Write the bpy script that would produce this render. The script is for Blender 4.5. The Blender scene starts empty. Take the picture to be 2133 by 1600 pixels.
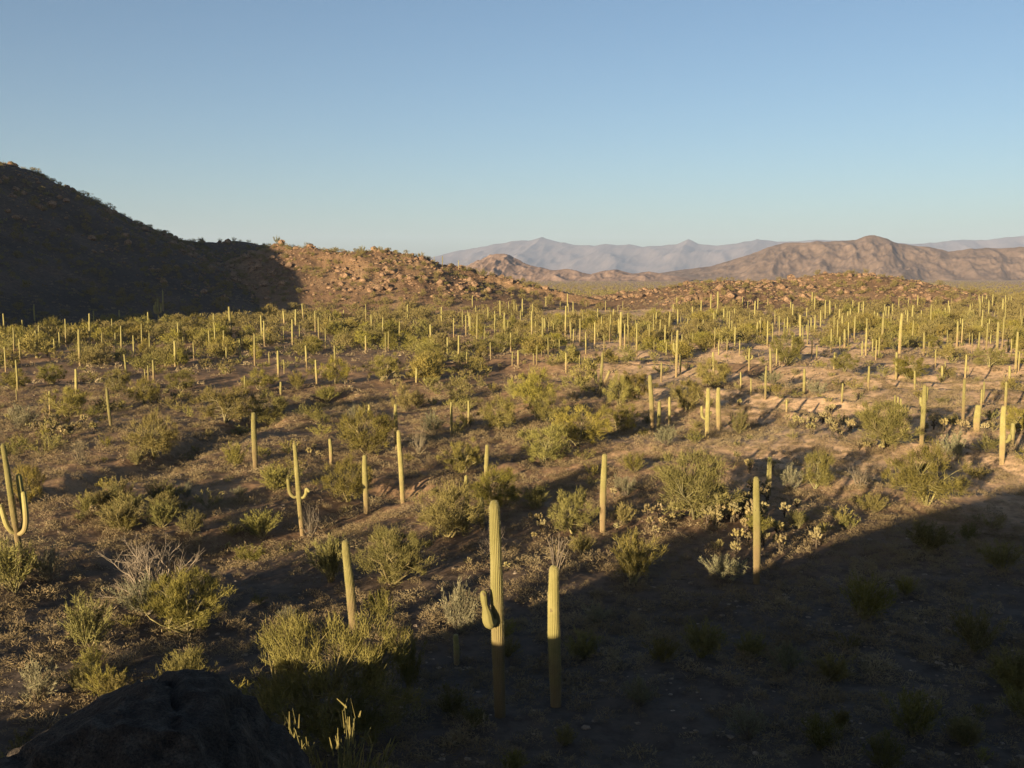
import bpy, math, random
import numpy as np
from mathutils import Vector

# ------------------------------------------------------------------ camera, light, exposure
sc = bpy.context.scene
COL = sc.collection
F = 2093.0                      # focal length in photo pixels (photo is 2133 x 1600)
CX, CY = 1066.5, 800.0
PITCH = math.atan((CY - 575.0) / F)
CAMZ = 15.0
AZ, EL = math.radians(33.0), math.radians(7.6)

cam_d = bpy.data.cameras.new("camera")
cam = bpy.data.objects.new("camera", cam_d)
COL.objects.link(cam)
cam.location = (0, 0, CAMZ)
cam.rotation_euler = (math.pi / 2 - PITCH, 0, 0)
cam_d.sensor_width = 36.0
cam_d.lens = 36.0 * F / 2133.0
cam_d.clip_start = 0.1
cam_d.clip_end = 60000.0
sc.camera = cam

world = bpy.data.worlds.new("World")
sc.world = world
world.use_nodes = True
wn = world.node_tree
bg = wn.nodes["Background"]
sky = wn.nodes.new("ShaderNodeTexSky")
sky.sky_type = 'NISHITA'
sky.sun_disc = False
sky.sun_elevation = EL
sky.sun_rotation = math.pi + AZ
sky.altitude = 500
sky.air_density = 0.86
sky.dust_density = 1.7
sky.ozone_density = 2.0
wn.links.new(sky.outputs[0], bg.inputs[0])
bg.inputs[1].default_value = 0.05

sun_d = bpy.data.lights.new("sun", 'SUN')
sun_d.energy = 5.0
sun_d.angle = math.radians(0.5)
sun_d.color = (1.0, 0.80, 0.52)
sun = bpy.data.objects.new("sun", sun_d)
COL.objects.link(sun)
to_sun = Vector((-math.sin(AZ) * math.cos(EL), -math.cos(AZ) * math.cos(EL), math.sin(EL)))
sun.rotation_euler = to_sun.to_track_quat('Z', 'Y').to_euler()
sun.location = (-60, -100, 60)

sc.view_settings.view_transform = 'Standard'
sc.view_settings.look = 'None'
sc.view_settings.exposure = 1.65
sc.view_settings.gamma = 1.0
sc.render.engine = 'CYCLES'
sc.cycles.use_denoising = True
sc.cycles.max_bounces = 5
sc.cycles.diffuse_bounces = 2
sc.cycles.volume_bounces = 0

# ------------------------------------------------------------------ helpers
def hash2(ix, iy, seed):
    n = (ix.astype(np.int64) * 374761393 + iy.astype(np.int64) * 668265263 + seed * 1274126177) & 0xFFFFFFFF
    n = ((n ^ (n >> 13)) * 1274126177) & 0xFFFFFFFF
    n = n ^ (n >> 16)
    return (n & 0xFFFFFF).astype(np.float64) / 0xFFFFFF

def noise2(x, y, seed=0):
    """gradient noise, about -1..1"""
    x = np.asarray(x, float); y = np.asarray(y, float)
    ix = np.floor(x); iy = np.floor(y)
    fx = x - ix; fy = y - iy
    ux = fx * fx * fx * (fx * (fx * 6 - 15) + 10); uy = fy * fy * fy * (fy * (fy * 6 - 15) + 10)
    def g(dx, dy):
        a = hash2(ix + dx, iy + dy, seed) * 2 * np.pi
        return np.cos(a) * (fx - dx) + np.sin(a) * (fy - dy)
    a = g(0, 0); b = g(1, 0); c = g(0, 1); d = g(1, 1)
    return 1.45 * ((a + (b - a) * ux) * (1 - uy) + (c + (d - c) * ux) * uy)

def fbm(x, y, seed=0, octv=4, gain=0.5):
    s = 0; a = 1.0
    for o in range(octv):
        s = s + a * noise2(x * 2 ** o + 17.3 * o, y * 2 ** o - 9.1 * o, seed + o)
        a *= gain
    return s

def ridged(x, y, seed=0, octv=4):
    s = 0; a = 1.0
    for o in range(octv):
        s = s + a * (1 - 2 * np.abs(noise2(x * 2 ** o, y * 2 ** o, seed + o)))
        a *= 0.5
    return s

def pix_dir(px, py):
    xc = (px - CX) / F; yc = -(py - CY) / F
    cp, sp = math.cos(PITCH), math.sin(PITCH)
    return np.array([xc, yc * sp + cp, yc * cp - sp])

def P(px, py, Y):
    """the point at ground distance Y seen at photo pixel px, py"""
    d = pix_dir(px, py)
    k = Y / d[1]
    return (d[0] * k, Y, CAMZ + d[2] * k)

def project(x, y, z):
    cp, sp = math.cos(PITCH), math.sin(PITCH)
    z = z - CAMZ
    depth = y * cp - z * sp
    up = y * sp + z * cp
    return CX + F * x / depth, CY - F * up / depth, depth

def smooth(a, b, x):
    t = np.clip((x - a) / (b - a), 0, 1)
    return t * t * (3 - 2 * t)

def make_mesh(name, V, faces, mats=(), smooth_shade=False, midx=None):
    """V (n,3); faces: list of (m,k) index arrays"""
    me = bpy.data.meshes.new(name)
    V = np.asarray(V, np.float32)
    faces = [np.asarray(f, np.int32) for f in faces if len(f)]
    me.vertices.add(len(V))
    me.vertices.foreach_set('co', V.ravel())
    loops = np.concatenate([f.ravel() for f in faces])
    sizes = np.concatenate([np.full(len(f), f.shape[1], np.int32) for f in faces])
    starts = np.concatenate([[0], np.cumsum(sizes)[:-1]]).astype(np.int32)
    me.loops.add(len(loops))
    me.loops.foreach_set('vertex_index', loops)
    me.polygons.add(len(sizes))
    me.polygons.foreach_set('loop_start', starts)
    if midx is not None:
        me.polygons.foreach_set('material_index', np.asarray(midx, np.int32))
    me.polygons.foreach_set('use_smooth', np.full(len(sizes), bool(smooth_shade)))
    me.update(calc_edges=True)
    for m in mats:
        me.materials.append(m)
    return me

def link(name, me, parent=None, loc=(0, 0, 0), rotz=0.0, scale=(1, 1, 1)):
    o = bpy.data.objects.new(name, me)
    COL.objects.link(o)
    o.location = loc; o.rotation_euler = (0, 0, rotz); o.scale = scale
    if parent is not None:
        o.parent = parent
    return o

class Geo:
    """collects vertices and faces of one mesh"""
    def __init__(self):
        self.V = []; self.Q = []; self.T = []; self.n = 0
    def add(self, V, quads=None, tris=None):
        V = np.asarray(V, float).reshape(-1, 3)
        if quads is not None and len(quads): self.Q.append(np.asarray(quads) + self.n)
        if tris is not None and len(tris): self.T.append(np.asarray(tris) + self.n)
        self.V.append(V); self.n += len(V)
    def arrays(self):
        V = np.concatenate(self.V)
        fs = []
        if self.Q: fs.append(np.concatenate(self.Q))
        if self.T: fs.append(np.concatenate(self.T))
        return V, fs
    def mesh(self, name, mats, smooth_shade=False):
        V, fs = self.arrays()
        return make_mesh(name, V, fs, mats, smooth_shade)

def tube(geo, path, rad, n=6, cap=True, ribs=0, ribdepth=0.0, phase=0.0):
    """swept tube; ribs>0 gives a pleated section (n = verts round)"""
    path = np.asarray(path, float); rad = np.asarray(rad, float)
    m = len(path)
    tang = np.gradient(path, axis=0)
    tang /= np.linalg.norm(tang, axis=1)[:, None] + 1e-9
    ref = np.array([0, 1.0, 0]) if abs(tang[0][1]) < 0.9 else np.array([1.0, 0, 0])
    a = np.linspace(0, 2 * np.pi, n, endpoint=False) + phase
    prof = np.ones(n)
    if ribs:
        prof = 1 - ribdepth * (0.5 - 0.5 * np.cos(a * ribs)) ** 0.6
    V = np.zeros((m, n, 3))
    u = ref
    for i in range(m):
        t = tang[i]
        u = u - t * np.dot(u, t); u = u / (np.linalg.norm(u) + 1e-9)
        w = np.cross(t, u)
        V[i] = path[i] + rad[i] * prof[:, None] * (np.cos(a)[:, None] * u + np.sin(a)[:, None] * w)
    i, j = np.meshgrid(np.arange(m - 1), np.arange(n), indexing='ij')
    j2 = (j + 1) % n
    q = np.stack([i * n + j, i * n + j2, (i + 1) * n + j2, (i + 1) * n + j], -1).reshape(-1, 4)
    Vf = V.reshape(-1, 3); tr = None
    if cap:
        Vf = np.concatenate([Vf, path[-1:]])
        k = np.arange(n)
        tr = np.stack([(m - 1) * n + k, (m - 1) * n + (k + 1) % n, np.full(n, m * n)], -1)
    geo.add(Vf, q, tr)

def strips(geo, p, d, length, width, rng, tip=0.35):
    """many thin tapering leaf or twig quads"""
    n = len(p)
    d = d / (np.linalg.norm(d, axis=1)[:, None] + 1e-9)
    r = rng.normal(size=(n, 3))
    w = np.cross(d, r); w /= np.linalg.norm(w, axis=1)[:, None] + 1e-9
    w = w * (width / 2)[:, None]
    e = p + d * length[:, None]
    V = np.stack([p - w, p + w, e + w * tip, e - w * tip], 1).reshape(-1, 3)
    geo.add(V, np.arange(4 * n).reshape(n, 4))

# ------------------------------------------------------------------ materials
def mat_new(name):
    m = bpy.data.materials.new(name); m.use_nodes = True
    nt = m.node_tree
    b = nt.nodes["Principled BSDF"]
    b.inputs["Roughness"].default_value = 0.95
    b.inputs["Specular IOR Level"].default_value = 0.15
    return m, nt, b

def noise_mix(nt, src, scale, detail, stops, rough=0.6):
    nz = nt.nodes.new("ShaderNodeTexNoise")
    nz.inputs["Scale"].default_value = scale
    nz.inputs["Detail"].default_value = detail
    nz.inputs["Roughness"].default_value = rough
    nt.links.new(src, nz.inputs["Vector"])
    cr = nt.nodes.new("ShaderNodeValToRGB")
    els = cr.color_ramp.elements
    while len(els) < len(stops): els.new(0.5)
    for e, (p, c) in zip(els, stops):
        e.position = p; e.color = (*c, 1)
    nt.links.new(nz.outputs["Fac"], cr.inputs["Fac"])
    return nz, cr

def mixc(nt, fac, a, b, mode='MIX'):
    mx = nt.nodes.new("ShaderNodeMix"); mx.data_type = 'RGBA'; mx.blend_type = mode
    for sock, v in ((mx.inputs["Factor"], fac), (mx.inputs["A"], a), (mx.inputs["B"], b)):
        pass
    def put(s, v):
        if isinstance(v, (int, float)): s.default_value = v
        elif isinstance(v, tuple): s.default_value = (*v, 1)
        else: nt.links.new(v, s)
    put(mx.inputs[0], fac); put(mx.inputs[6], a); put(mx.inputs[7], b)
    return mx.outputs[2]

def bump(nt, b, src, scale, strength, dist, detail=6):
    nz = nt.nodes.new("ShaderNodeTexNoise")
    nz.inputs["Scale"].default_value = scale; nz.inputs["Detail"].default_value = detail
    nt.links.new(src, nz.inputs["Vector"])
    bp = nt.nodes.new("ShaderNodeBump")
    bp.inputs["Strength"].default_value = strength; bp.inputs["Distance"].default_value = dist
    nt.links.new(nz.outputs["Fac"], bp.inputs["Height"])
    nt.links.new(bp.outputs["Normal"], b.inputs["Normal"])

def geo_pos(nt):
    return nt.nodes.new("ShaderNodeNewGeometry").outputs["Position"]
def obj_pos(nt):
    return nt.nodes.new("ShaderNodeTexCoord").outputs["Object"]

def soil_material(name, cols, bumpdist=0.12, zones=True):
    m, nt, b = mat_new(name)
    pos = geo_pos(nt)
    _, big = noise_mix(nt, pos, 0.035, 5, [(0.35, cols[0]), (0.52, cols[1]), (0.68, cols[2])])
    _, fine = noise_mix(nt, pos, 1.1, 8, [(0.3, (0.45, 0.42, 0.40)), (0.5, (0.95, 0.95, 0.95)), (0.72, (1.35, 1.3, 1.25))], 0.7)
    c = big.outputs["Color"]
    if zones:
        sep = nt.nodes.new("ShaderNodeSeparateXYZ"); nt.links.new(pos, sep.inputs[0])
        def ramp(sock, a, b2):
            r = nt.nodes.new("ShaderNodeMapRange"); r.interpolation_type = 'SMOOTHSTEP'
            r.inputs["From Min"].default_value = a; r.inputs["From Max"].default_value = b2
            nt.links.new(sock, r.inputs["Value"]); return r.outputs["Result"]
        def mul(p, q):
            n = nt.nodes.new("ShaderNodeMath"); n.operation = 'MULTIPLY'
            nt.links.new(p, n.inputs[0]); nt.links.new(q, n.inputs[1]); return n.outputs[0]
        nz = nt.nodes.new("ShaderNodeTexNoise"); nz.inputs["Scale"].default_value = 0.05; nz.inputs["Detail"].default_value = 4
        nt.links.new(pos, nz.inputs["Vector"])
        patch = ramp(nz.outputs["Fac"], 0.30, 0.50)
        sand = mul(mul(ramp(sep.outputs["X"], 0.0, 22.0), ramp(sep.outputs["Y"], 56.0, 76.0)), patch)
        c = mixc(nt, sand, c, (0.50, 0.335, 0.20))
        # a paler strip along the near rim of the wash
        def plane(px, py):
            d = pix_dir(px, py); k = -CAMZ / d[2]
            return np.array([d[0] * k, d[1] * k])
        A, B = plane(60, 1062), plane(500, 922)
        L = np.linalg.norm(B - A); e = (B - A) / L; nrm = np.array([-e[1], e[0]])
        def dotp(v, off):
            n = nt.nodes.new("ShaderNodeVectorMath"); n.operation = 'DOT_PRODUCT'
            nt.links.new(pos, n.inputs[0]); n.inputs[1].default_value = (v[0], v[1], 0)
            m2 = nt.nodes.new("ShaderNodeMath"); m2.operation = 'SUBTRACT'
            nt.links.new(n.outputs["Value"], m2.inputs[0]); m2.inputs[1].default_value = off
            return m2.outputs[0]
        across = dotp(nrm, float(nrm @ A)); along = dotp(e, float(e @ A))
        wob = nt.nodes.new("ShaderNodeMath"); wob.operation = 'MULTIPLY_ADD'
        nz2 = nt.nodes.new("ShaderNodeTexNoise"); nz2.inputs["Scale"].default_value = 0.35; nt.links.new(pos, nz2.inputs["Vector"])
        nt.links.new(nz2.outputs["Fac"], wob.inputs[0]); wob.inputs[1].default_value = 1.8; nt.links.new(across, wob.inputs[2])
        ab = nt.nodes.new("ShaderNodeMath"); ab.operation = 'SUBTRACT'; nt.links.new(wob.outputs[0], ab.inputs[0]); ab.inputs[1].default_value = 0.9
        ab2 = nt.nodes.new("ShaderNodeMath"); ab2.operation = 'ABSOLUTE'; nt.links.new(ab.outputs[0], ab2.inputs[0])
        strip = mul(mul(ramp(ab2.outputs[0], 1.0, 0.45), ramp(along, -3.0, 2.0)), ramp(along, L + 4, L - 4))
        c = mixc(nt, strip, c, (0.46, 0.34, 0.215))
        # near ground darkened: the camera hill's cast shade put into the colour
        near_shade = ramp(sep.outputs["Y"], 66.0, 42.0)
        c = mixc(nt, near_shade, c, (0.080, 0.060, 0.045))
    c = mixc(nt, 1.0, c, fine.outputs["Color"], 'MULTIPLY')
    nt.links.new(c, b.inputs["Base Color"])
    bump(nt, b, pos, 1.6, 0.7, bumpdist, 8)
    return m

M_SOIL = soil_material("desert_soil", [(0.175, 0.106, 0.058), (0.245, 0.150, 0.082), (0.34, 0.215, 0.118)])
M_HILL = soil_material("hill_soil", [(0.140, 0.083, 0.046), (0.200, 0.122, 0.066), (0.265, 0.173, 0.093)], 0.5, False)
M_SHADEHILL = soil_material("shaded_hill_soil", [(0.05, 0.038, 0.030), (0.075, 0.054, 0.040), (0.11, 0.075, 0.053)], 0.5, False)  # darker copy of the hill soil, with the left hill's shade in its colour

def foliage_material(name, stops, scale=9.0, vary=1.0):
    m, nt, b = mat_new(name)
    pos = obj_pos(nt)
    _, cr = noise_mix(nt, pos, scale, 3, stops)
    oi = nt.nodes.new("ShaderNodeObjectInfo")
    hsv = nt.nodes.new("ShaderNodeHueSaturation")
    mr = nt.nodes.new("ShaderNodeMapRange")
    mr.inputs["To Min"].default_value = 1 - 0.28 * vary; mr.inputs["To Max"].default_value = 1 + 0.28 * vary
    nt.links.new(oi.outputs["Random"], mr.inputs["Value"])
    nt.links.new(mr.outputs["Result"], hsv.inputs["Value"])
    wn_ = nt.nodes.new("ShaderNodeTexWhiteNoise"); wn_.noise_dimensions = '1D'
    nt.links.new(oi.outputs["Random"], wn_.inputs["W"])
    mh = nt.nodes.new("ShaderNodeMapRange"); mh.inputs["To Min"].default_value = 0.504 - 0.012 * vary; mh.inputs["To Max"].default_value = 0.504 + 0.013 * vary
    nt.links.new(wn_.outputs["Value"], mh.inputs["Value"]); nt.links.new(mh.outputs["Result"], hsv.inputs["Hue"])
    ms = nt.nodes.new("ShaderNodeMapRange"); ms.inputs["To Min"].default_value = 0.88; ms.inputs["To Max"].default_value = 1.1
    nt.links.new(wn_.outputs["Color"], ms.inputs["Value"]); nt.links.new(ms.outputs["Result"], hsv.inputs["Saturation"])
    nt.links.new(cr.outputs["Color"], hsv.inputs["Color"])
    nt.links.new(hsv.outputs["Color"], b.inputs["Base Color"])
    return m

M_PALO = foliage_material("palo_verde_leaf", [(0.3, (0.095, 0.079, 0.022)), (0.5, (0.158, 0.128, 0.035)), (0.7, (0.225, 0.178, 0.054))])
M_PALOB = foliage_material("palo_verde_bush_leaf", [(0.3, (0.080, 0.070, 0.018)), (0.5, (0.135, 0.115, 0.029)), (0.7, (0.20, 0.162, 0.045))], 9.0, 0.3)
M_CREO = foliage_material("creosote_leaf", [(0.3, (0.088, 0.078, 0.024)), (0.5, (0.145, 0.120, 0.034)), (0.7, (0.20, 0.160, 0.050))])
M_BARK = foliage_material("green_bark", [(0.3, (0.12, 0.10, 0.045)), (0.6, (0.22, 0.18, 0.08)), (0.8, (0.30, 0.25, 0.13))])
M_DEAD = foliage_material("dry_twig", [(0.3, (0.105, 0.082, 0.055)), (0.6, (0.17, 0.135, 0.092)), (0.8, (0.24, 0.195, 0.135))])
M_GREY = foliage_material("grey_leaf", [(0.3, (0.12, 0.112, 0.062)), (0.6, (0.18, 0.162, 0.09)), (0.8, (0.24, 0.21, 0.12))])
M_BURS = foliage_material("scrub_leaf", [(0.3, (0.14, 0.098, 0.052)), (0.5, (0.225, 0.16, 0.083)), (0.7, (0.31, 0.235, 0.125))], 0.15)
M_FARV = foliage_material("far_scrub_leaf", [(0.3, (0.11, 0.098, 0.03)), (0.5, (0.155, 0.132, 0.038)), (0.7, (0.20, 0.16, 0.05))], 0.12)
M_CHOL = foliage_material("cholla_spine", [(0.3, (0.12, 0.088, 0.036)), (0.5, (0.20, 0.155, 0.068)), (0.7, (0.29, 0.235, 0.115))], 6)
M_CHTR = foliage_material("cholla_stem", [(0.3, (0.05, 0.038, 0.025)), (0.6, (0.09, 0.065, 0.04)), (0.8, (0.13, 0.09, 0.055))], 6)

def saguaro_material():
    m, nt, b = mat_new("saguaro_skin")
    pos = obj_pos(nt)
    _, cr = noise_mix(nt, pos, 5.0, 6, [(0.28, (0.135, 0.120, 0.040)), (0.5, (0.21, 0.182, 0.062)), (0.72, (0.285, 0.245, 0.098))])
    sep = nt.nodes.new("ShaderNodeSeparateXYZ"); nt.links.new(pos, sep.inputs[0])
    nz = nt.nodes.new("ShaderNodeTexNoise"); nz.inputs["Scale"].default_value = 7; nz.inputs["Detail"].default_value = 5
    nt.links.new(pos, nz.inputs["Vector"])
    add = nt.nodes.new("ShaderNodeMath"); add.operation = 'MULTIPLY_ADD'
    nt.links.new(nz.outputs["Fac"], add.inputs[0]); add.inputs[1].default_value = -0.55
    nt.links.new(sep.outputs["Z"], add.inputs[2])
    oi2 = nt.nodes.new("ShaderNodeObjectInfo"); wnz = nt.nodes.new("ShaderNodeTexWhiteNoise"); wnz.noise_dimensions = '1D'
    nt.links.new(oi2.outputs["Random"], wnz.inputs["W"])
    foot = nt.nodes.new("ShaderNodeMath"); foot.operation = 'MULTIPLY_ADD'     # some have bare tan feet, some are green to the ground
    nt.links.new(wnz.outputs["Value"], foot.inputs[0]); foot.inputs[1].default_value = -0.30
    nt.links.new(add.outputs[0], foot.inputs[2]); add = foot
    mr = nt.nodes.new("ShaderNodeMapRange"); mr.inputs["From Min"].default_value = -0.32; mr.inputs["From Max"].default_value = 0.08
    mr.inputs["To Min"].default_value = 0.8; mr.inputs["To Max"].default_value = 0.0
    nt.links.new(add.outputs[0], mr.inputs["Value"])
    _, scar = noise_mix(nt, pos, 23.0, 2, [(0.66, (0, 0, 0)), (0.70, (0.75, 0.75, 0.75)), (0.9, (1, 1, 1))])
    c0 = mixc(nt, scar.outputs["Color"], cr.outputs["Color"], (0.11, 0.078, 0.045))
    c = mixc(nt, mr.outputs["Result"], c0, (0.235, 0.158, 0.085))
    oi = nt.nodes.new("ShaderNodeObjectInfo"); mv = nt.nodes.new("ShaderNodeMapRange")
    mv.inputs["To Min"].default_value = 0.72; mv.inputs["To Max"].default_value = 1.12
    nt.links.new(oi.outputs["Random"], mv.inputs["Value"])
    hs = nt.nodes.new("ShaderNodeHueSaturation"); nt.links.new(mv.outputs["Result"], hs.inputs["Value"]); nt.links.new(c, hs.inputs["Color"])
    nt.links.new(hs.outputs["Color"], b.inputs["Base Color"])
    b.inputs["Roughness"].default_value = 0.75
    bump(nt, b, pos, 60, 0.3, 0.01, 3)
    return m
M_SAG = saguaro_material()
M_SPINE = foliage_material("saguaro_spine", [(0.3, (0.24, 0.20, 0.10)), (0.6, (0.34, 0.29, 0.15)), (0.8, (0.42, 0.36, 0.20))], 9)

def rock_material(name, stops, scale, speck):
    m, nt, b = mat_new(name)
    pos = obj_pos(nt)
    _, cr = noise_mix(nt, pos, scale, 7, stops)
    _, sp = noise_mix(nt, pos, speck, 4, [(0.35, (0.5, 0.5, 0.5)), (0.5, (1, 1, 1)), (0.68, (1.5, 1.45, 1.4))], 0.75)
    c = mixc(nt, 1.0, cr.outputs["Color"], sp.outputs["Color"], 'MULTIPLY')
    nt.links.new(c, b.inputs["Base Color"])
    bump(nt, b, pos, speck * 0.6, 0.8, 0.06, 8)
    return m
M_ROCK = rock_material("red_rock", [(0.3, (0.11, 0.068, 0.042)), (0.5, (0.175, 0.110, 0.066)), (0.7, (0.25, 0.165, 0.10))], 1.2, 5)
M_GRAN = rock_material("dark_granite", [(0.3, (0.026, 0.020, 0.016)), (0.5, (0.042, 0.033, 0.026)), (0.72, (0.085, 0.069, 0.054))], 9.0, 75)

def mountain_material(name, a, bcol, scale):
    m, nt, b = mat_new(name)
    pos = geo_pos(nt)
    _, cr = noise_mix(nt, pos, scale, 8, [(0.32, a), (0.5, tuple((x + y) / 2 for x, y in zip(a, bcol))), (0.68, bcol)], 0.7)
    nt.links.new(cr.outputs["Color"], b.inputs["Base Color"])
    return m
M_FARH = mountain_material("far_hill_rock", (0.105, 0.074, 0.054), (0.235, 0.165, 0.122), 0.03)
M_CONE = mountain_material("cone_hill_rock", (0.145, 0.098, 0.073), (0.31, 0.212, 0.158), 0.03)
M_MTN = mountain_material("mountain_rock", (0.10, 0.082, 0.080), (0.18, 0.14, 0.125), 0.003)

# ------------------------------------------------------------------ the lie of the land
SA, CA = math.sin(AZ), math.cos(AZ)
KU = np.array([-80, -55, -42, -34, -28, -25, -23.5, -22, -19, -17, -15, -14, -12, -8, -5.9, -5.3, 0, 8, 20, 45, 90.])
KR = np.array([0.0, 0.0, 0.6, 1.8, 3.0, 3.8, 4.7, 5.6, 5.75, 5.75, 6.8, 7.5, 8.6, 10.2, 11.2, 14.6, 15.4, 15.8, 16.0, 17.0, 18.0])

def seg_field(x, y, pts, run_r, run_l, power=1.35):
    """height field of a ridge along a polyline of (x, y, z) crest points"""
    best = np.zeros_like(x)
    pts = np.asarray(pts, float)
    for i in range(len(pts) - 1):
        a, b = pts[i], pts[i + 1]
        dx, dy = b[0] - a[0], b[1] - a[1]
        L2 = dx * dx + dy * dy
        t = np.clip(((x - a[0]) * dx + (y - a[1]) * dy) / L2, 0, 1)
        qx = x - (a[0] + t * dx); qy = y - (a[1] + t * dy)
        d = np.sqrt(qx * qx + qy * qy)
        side = dx * qy - dy * qx                     # <0: right of the crest
        zc = a[2] + t * (b[2] - a[2])
        rr = run_r if np.isscalar(run_r) else run_r[i] + t * (run_r[i + 1] - run_r[i])
        rl = run_l if np.isscalar(run_l) else run_l[i] + t * (run_l[i + 1] - run_l[i])
        w = np.where(side < 0, rr, rl)
        q = d / w
        q = np.sqrt(q * q + 0.0016) - 0.04
        h = zc * np.clip(1 - q, 0, 1) ** power
        best = np.maximum(best, h)
    return best

RIDGE_L = [(-265, 178, 56), (-250, 280, 60), (-238, 350, 60), P(0, 342, 430), P(60, 367, 455), P(130, 405, 485), P(220, 449, 520), P(300, 484, 548),
           P(370, 505, 568), P(450, 509, 580), P(500, 506, 585), P(560, 515, 588)]
RIDGE_M = [P(570, 519, 500), P(600, 523, 485), P(640, 527, 475), P(700, 533, 468), P(790, 530, 464), P(840, 541, 462), P(880, 562, 460), P(920, 587, 458),
           P(970, 610, 456), P(1020, 630, 454), P(1075, 643, 450)]
RIDGE_R = [P(1335, 626, 465), P(1420, 600, 470), P(1480, 592, 470), P(1560, 591, 480), P(1650, 588, 490), P(1700, 580, 495), P(1780, 572, 500),
           P(1850, 584, 495), P(1900, 601, 490), P(1960, 620, 480), P(2040, 636, 470)]
RIDGE_K = [P(1440, 630, 436), P(1505, 606, 432), P(1535, 628, 440)]
WASHES = [[P(-60, 1075, 62)[:2], P(100, 1035, 68)[:2], P(250, 997, 74)[:2], P(400, 945, 86)[:2], P(500, 903, 99)[:2], P(560, 880, 108)[:2], P(700, 835, 130)[:2]],
          [P(-80, 1302, 42)[:2], P(60, 1265, 44.5)[:2], P(200, 1218, 48)[:2], P(420, 1153, 54)[:2], P(560, 1118, 58)[:2], P(700, 1078, 63)[:2], P(800, 1040, 69)[:2]]]

def hills_parts(x, y):
    hl = seg_field(x, y, RIDGE_L, 125.0, 120.0, 1.2)
    hm = seg_field(x, y, RIDGE_M, 85.0, 110.0, 1.25)
    hr = seg_field(x, y, RIDGE_R, 80.0, 90.0, 1.3)
    hk = seg_field(x, y, RIDGE_K, 34.0, 50.0, 1.2)
    return hl, hm, np.maximum(hr, hk)

def knoll(x, y):
    u = x * CA - y * SA
    r = np.interp(u, KU, KR)
    front = np.clip(13.2 - 0.56 * y, 0, None)
    t = x * SA + y * CA
    back = 13.2 + 8.0 * smooth(-3.5, -14.0, t) * np.ones_like(x)
    front = np.where(y < 0, np.where(u < -6, 99.0, back), front)
    h = np.minimum(r, front)
    h = h * smooth(-260, -60, t)
    return h

def height(x, y, detail=True):
    x = np.asarray(x, float); y = np.asarray(y, float)
    r = np.hypot(x, y)
    hl, hm, hr = hills_parts(x, y)
    hill = np.maximum(np.maximum(hl, hm), hr)
    z = hill.copy()
    far = 1 - smooth(900, 2500, r)
    if detail:
        z = z + hill * (0.16 * (ridged(x / 38, y / 38, 11, 3) - 0.4) * smooth(2, 12, hill) * np.where(hl > hm, 0.22, 0.5))
        rock = smooth(2.0, 7.0, hill)
        z = z + rock * (0.55 * ridged(x / 9, y / 9, 21, 4) + 0.25 * ridged(x / 2.6, y / 2.6, 23, 2)) * np.where(hl > hm, 0.5, 1.0)
        und = 0.60 * noise2(x / 46, y / 46, 1) + 0.40 * noise2(x / 17, y / 17, 2) + 0.20 * noise2(x / 6.5, y / 6.5, 3)
        # sandy terraces on the right: long treads rising away, short drops behind
        tt = (x * SA + y * CA) / 19.0 + 0.9 * noise2(x / 34, y / 34, 6) + 0.3 * noise2(x / 11, y / 11, 7)
        saw = tt - np.floor(tt)
        saw = np.where(saw < 0.8, saw / 0.8, (1 - saw) / 0.2)
        und = und + 1.7 * saw * smooth(-5, 25, x + 0.1 * y) * smooth(58, 80, y) * (1 - smooth(190, 330, y))
        und = und + (0.12 * noise2(x / 2.4, y / 2.4, 4) + 0.07 * noise2(x / 1.1, y / 1.1, 5)) * (1 - smooth(140, 260, r))
        z = z + und * far * np.where(r < 1, 0, 1)
    kn = knoll(x, y)
    z = z * (1 - smooth(0.0, 3.0, kn) * 0.5) + kn
    # dry washes on the left
    for wi, W in enumerate(WASHES):
        best = np.full_like(x, 1e9)
        for i in range(len(W) - 1):
            a, b = W[i], W[i + 1]
            dx, dy = b[0] - a[0], b[1] - a[1]
            t = np.clip(((x - a[0]) * dx + (y - a[1]) * dy) / (dx * dx + dy * dy), 0, 1)
            best = np.minimum(best, np.hypot(x - a[0] - t * dx, y - a[1] - t * dy))
        q = best + 0.8 * noise2(x / 4, y / 4, 9 + wi)
        z = z - (1.0 + 0.3 * noise2(x / 9, y / 9, 8 + wi)) * (1 - smooth(1.0, 3.4 + wi, q))
    return z

def ground_hit(px, py):
    """first point of the land on the ray through photo pixel px, py"""
    d = pix_dir(px, py)
    s = np.exp(np.linspace(math.log(3.0), math.log(1500.0), 1300))
    X = d[0] * s; Y = d[1] * s; Z = CAMZ + d[2] * s
    g = Z - height(X, Y)
    k = np.argmax(g < 0)
    if g[k] >= 0:
        k = len(s) - 1
    if k > 0:
        f = g[k - 1] / (g[k - 1] - g[k] + 1e-12)
        ss = s[k - 1] + f * (s[k] - s[k - 1])
    else:
        ss = s[0]
    x, y = d[0] * ss, d[1] * ss
    return x, y, float(height(np.array([x]), np.array([y]))[0])

def zat(x, y):
    return float(height(np.array([x]), np.array([y]))[0])

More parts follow.
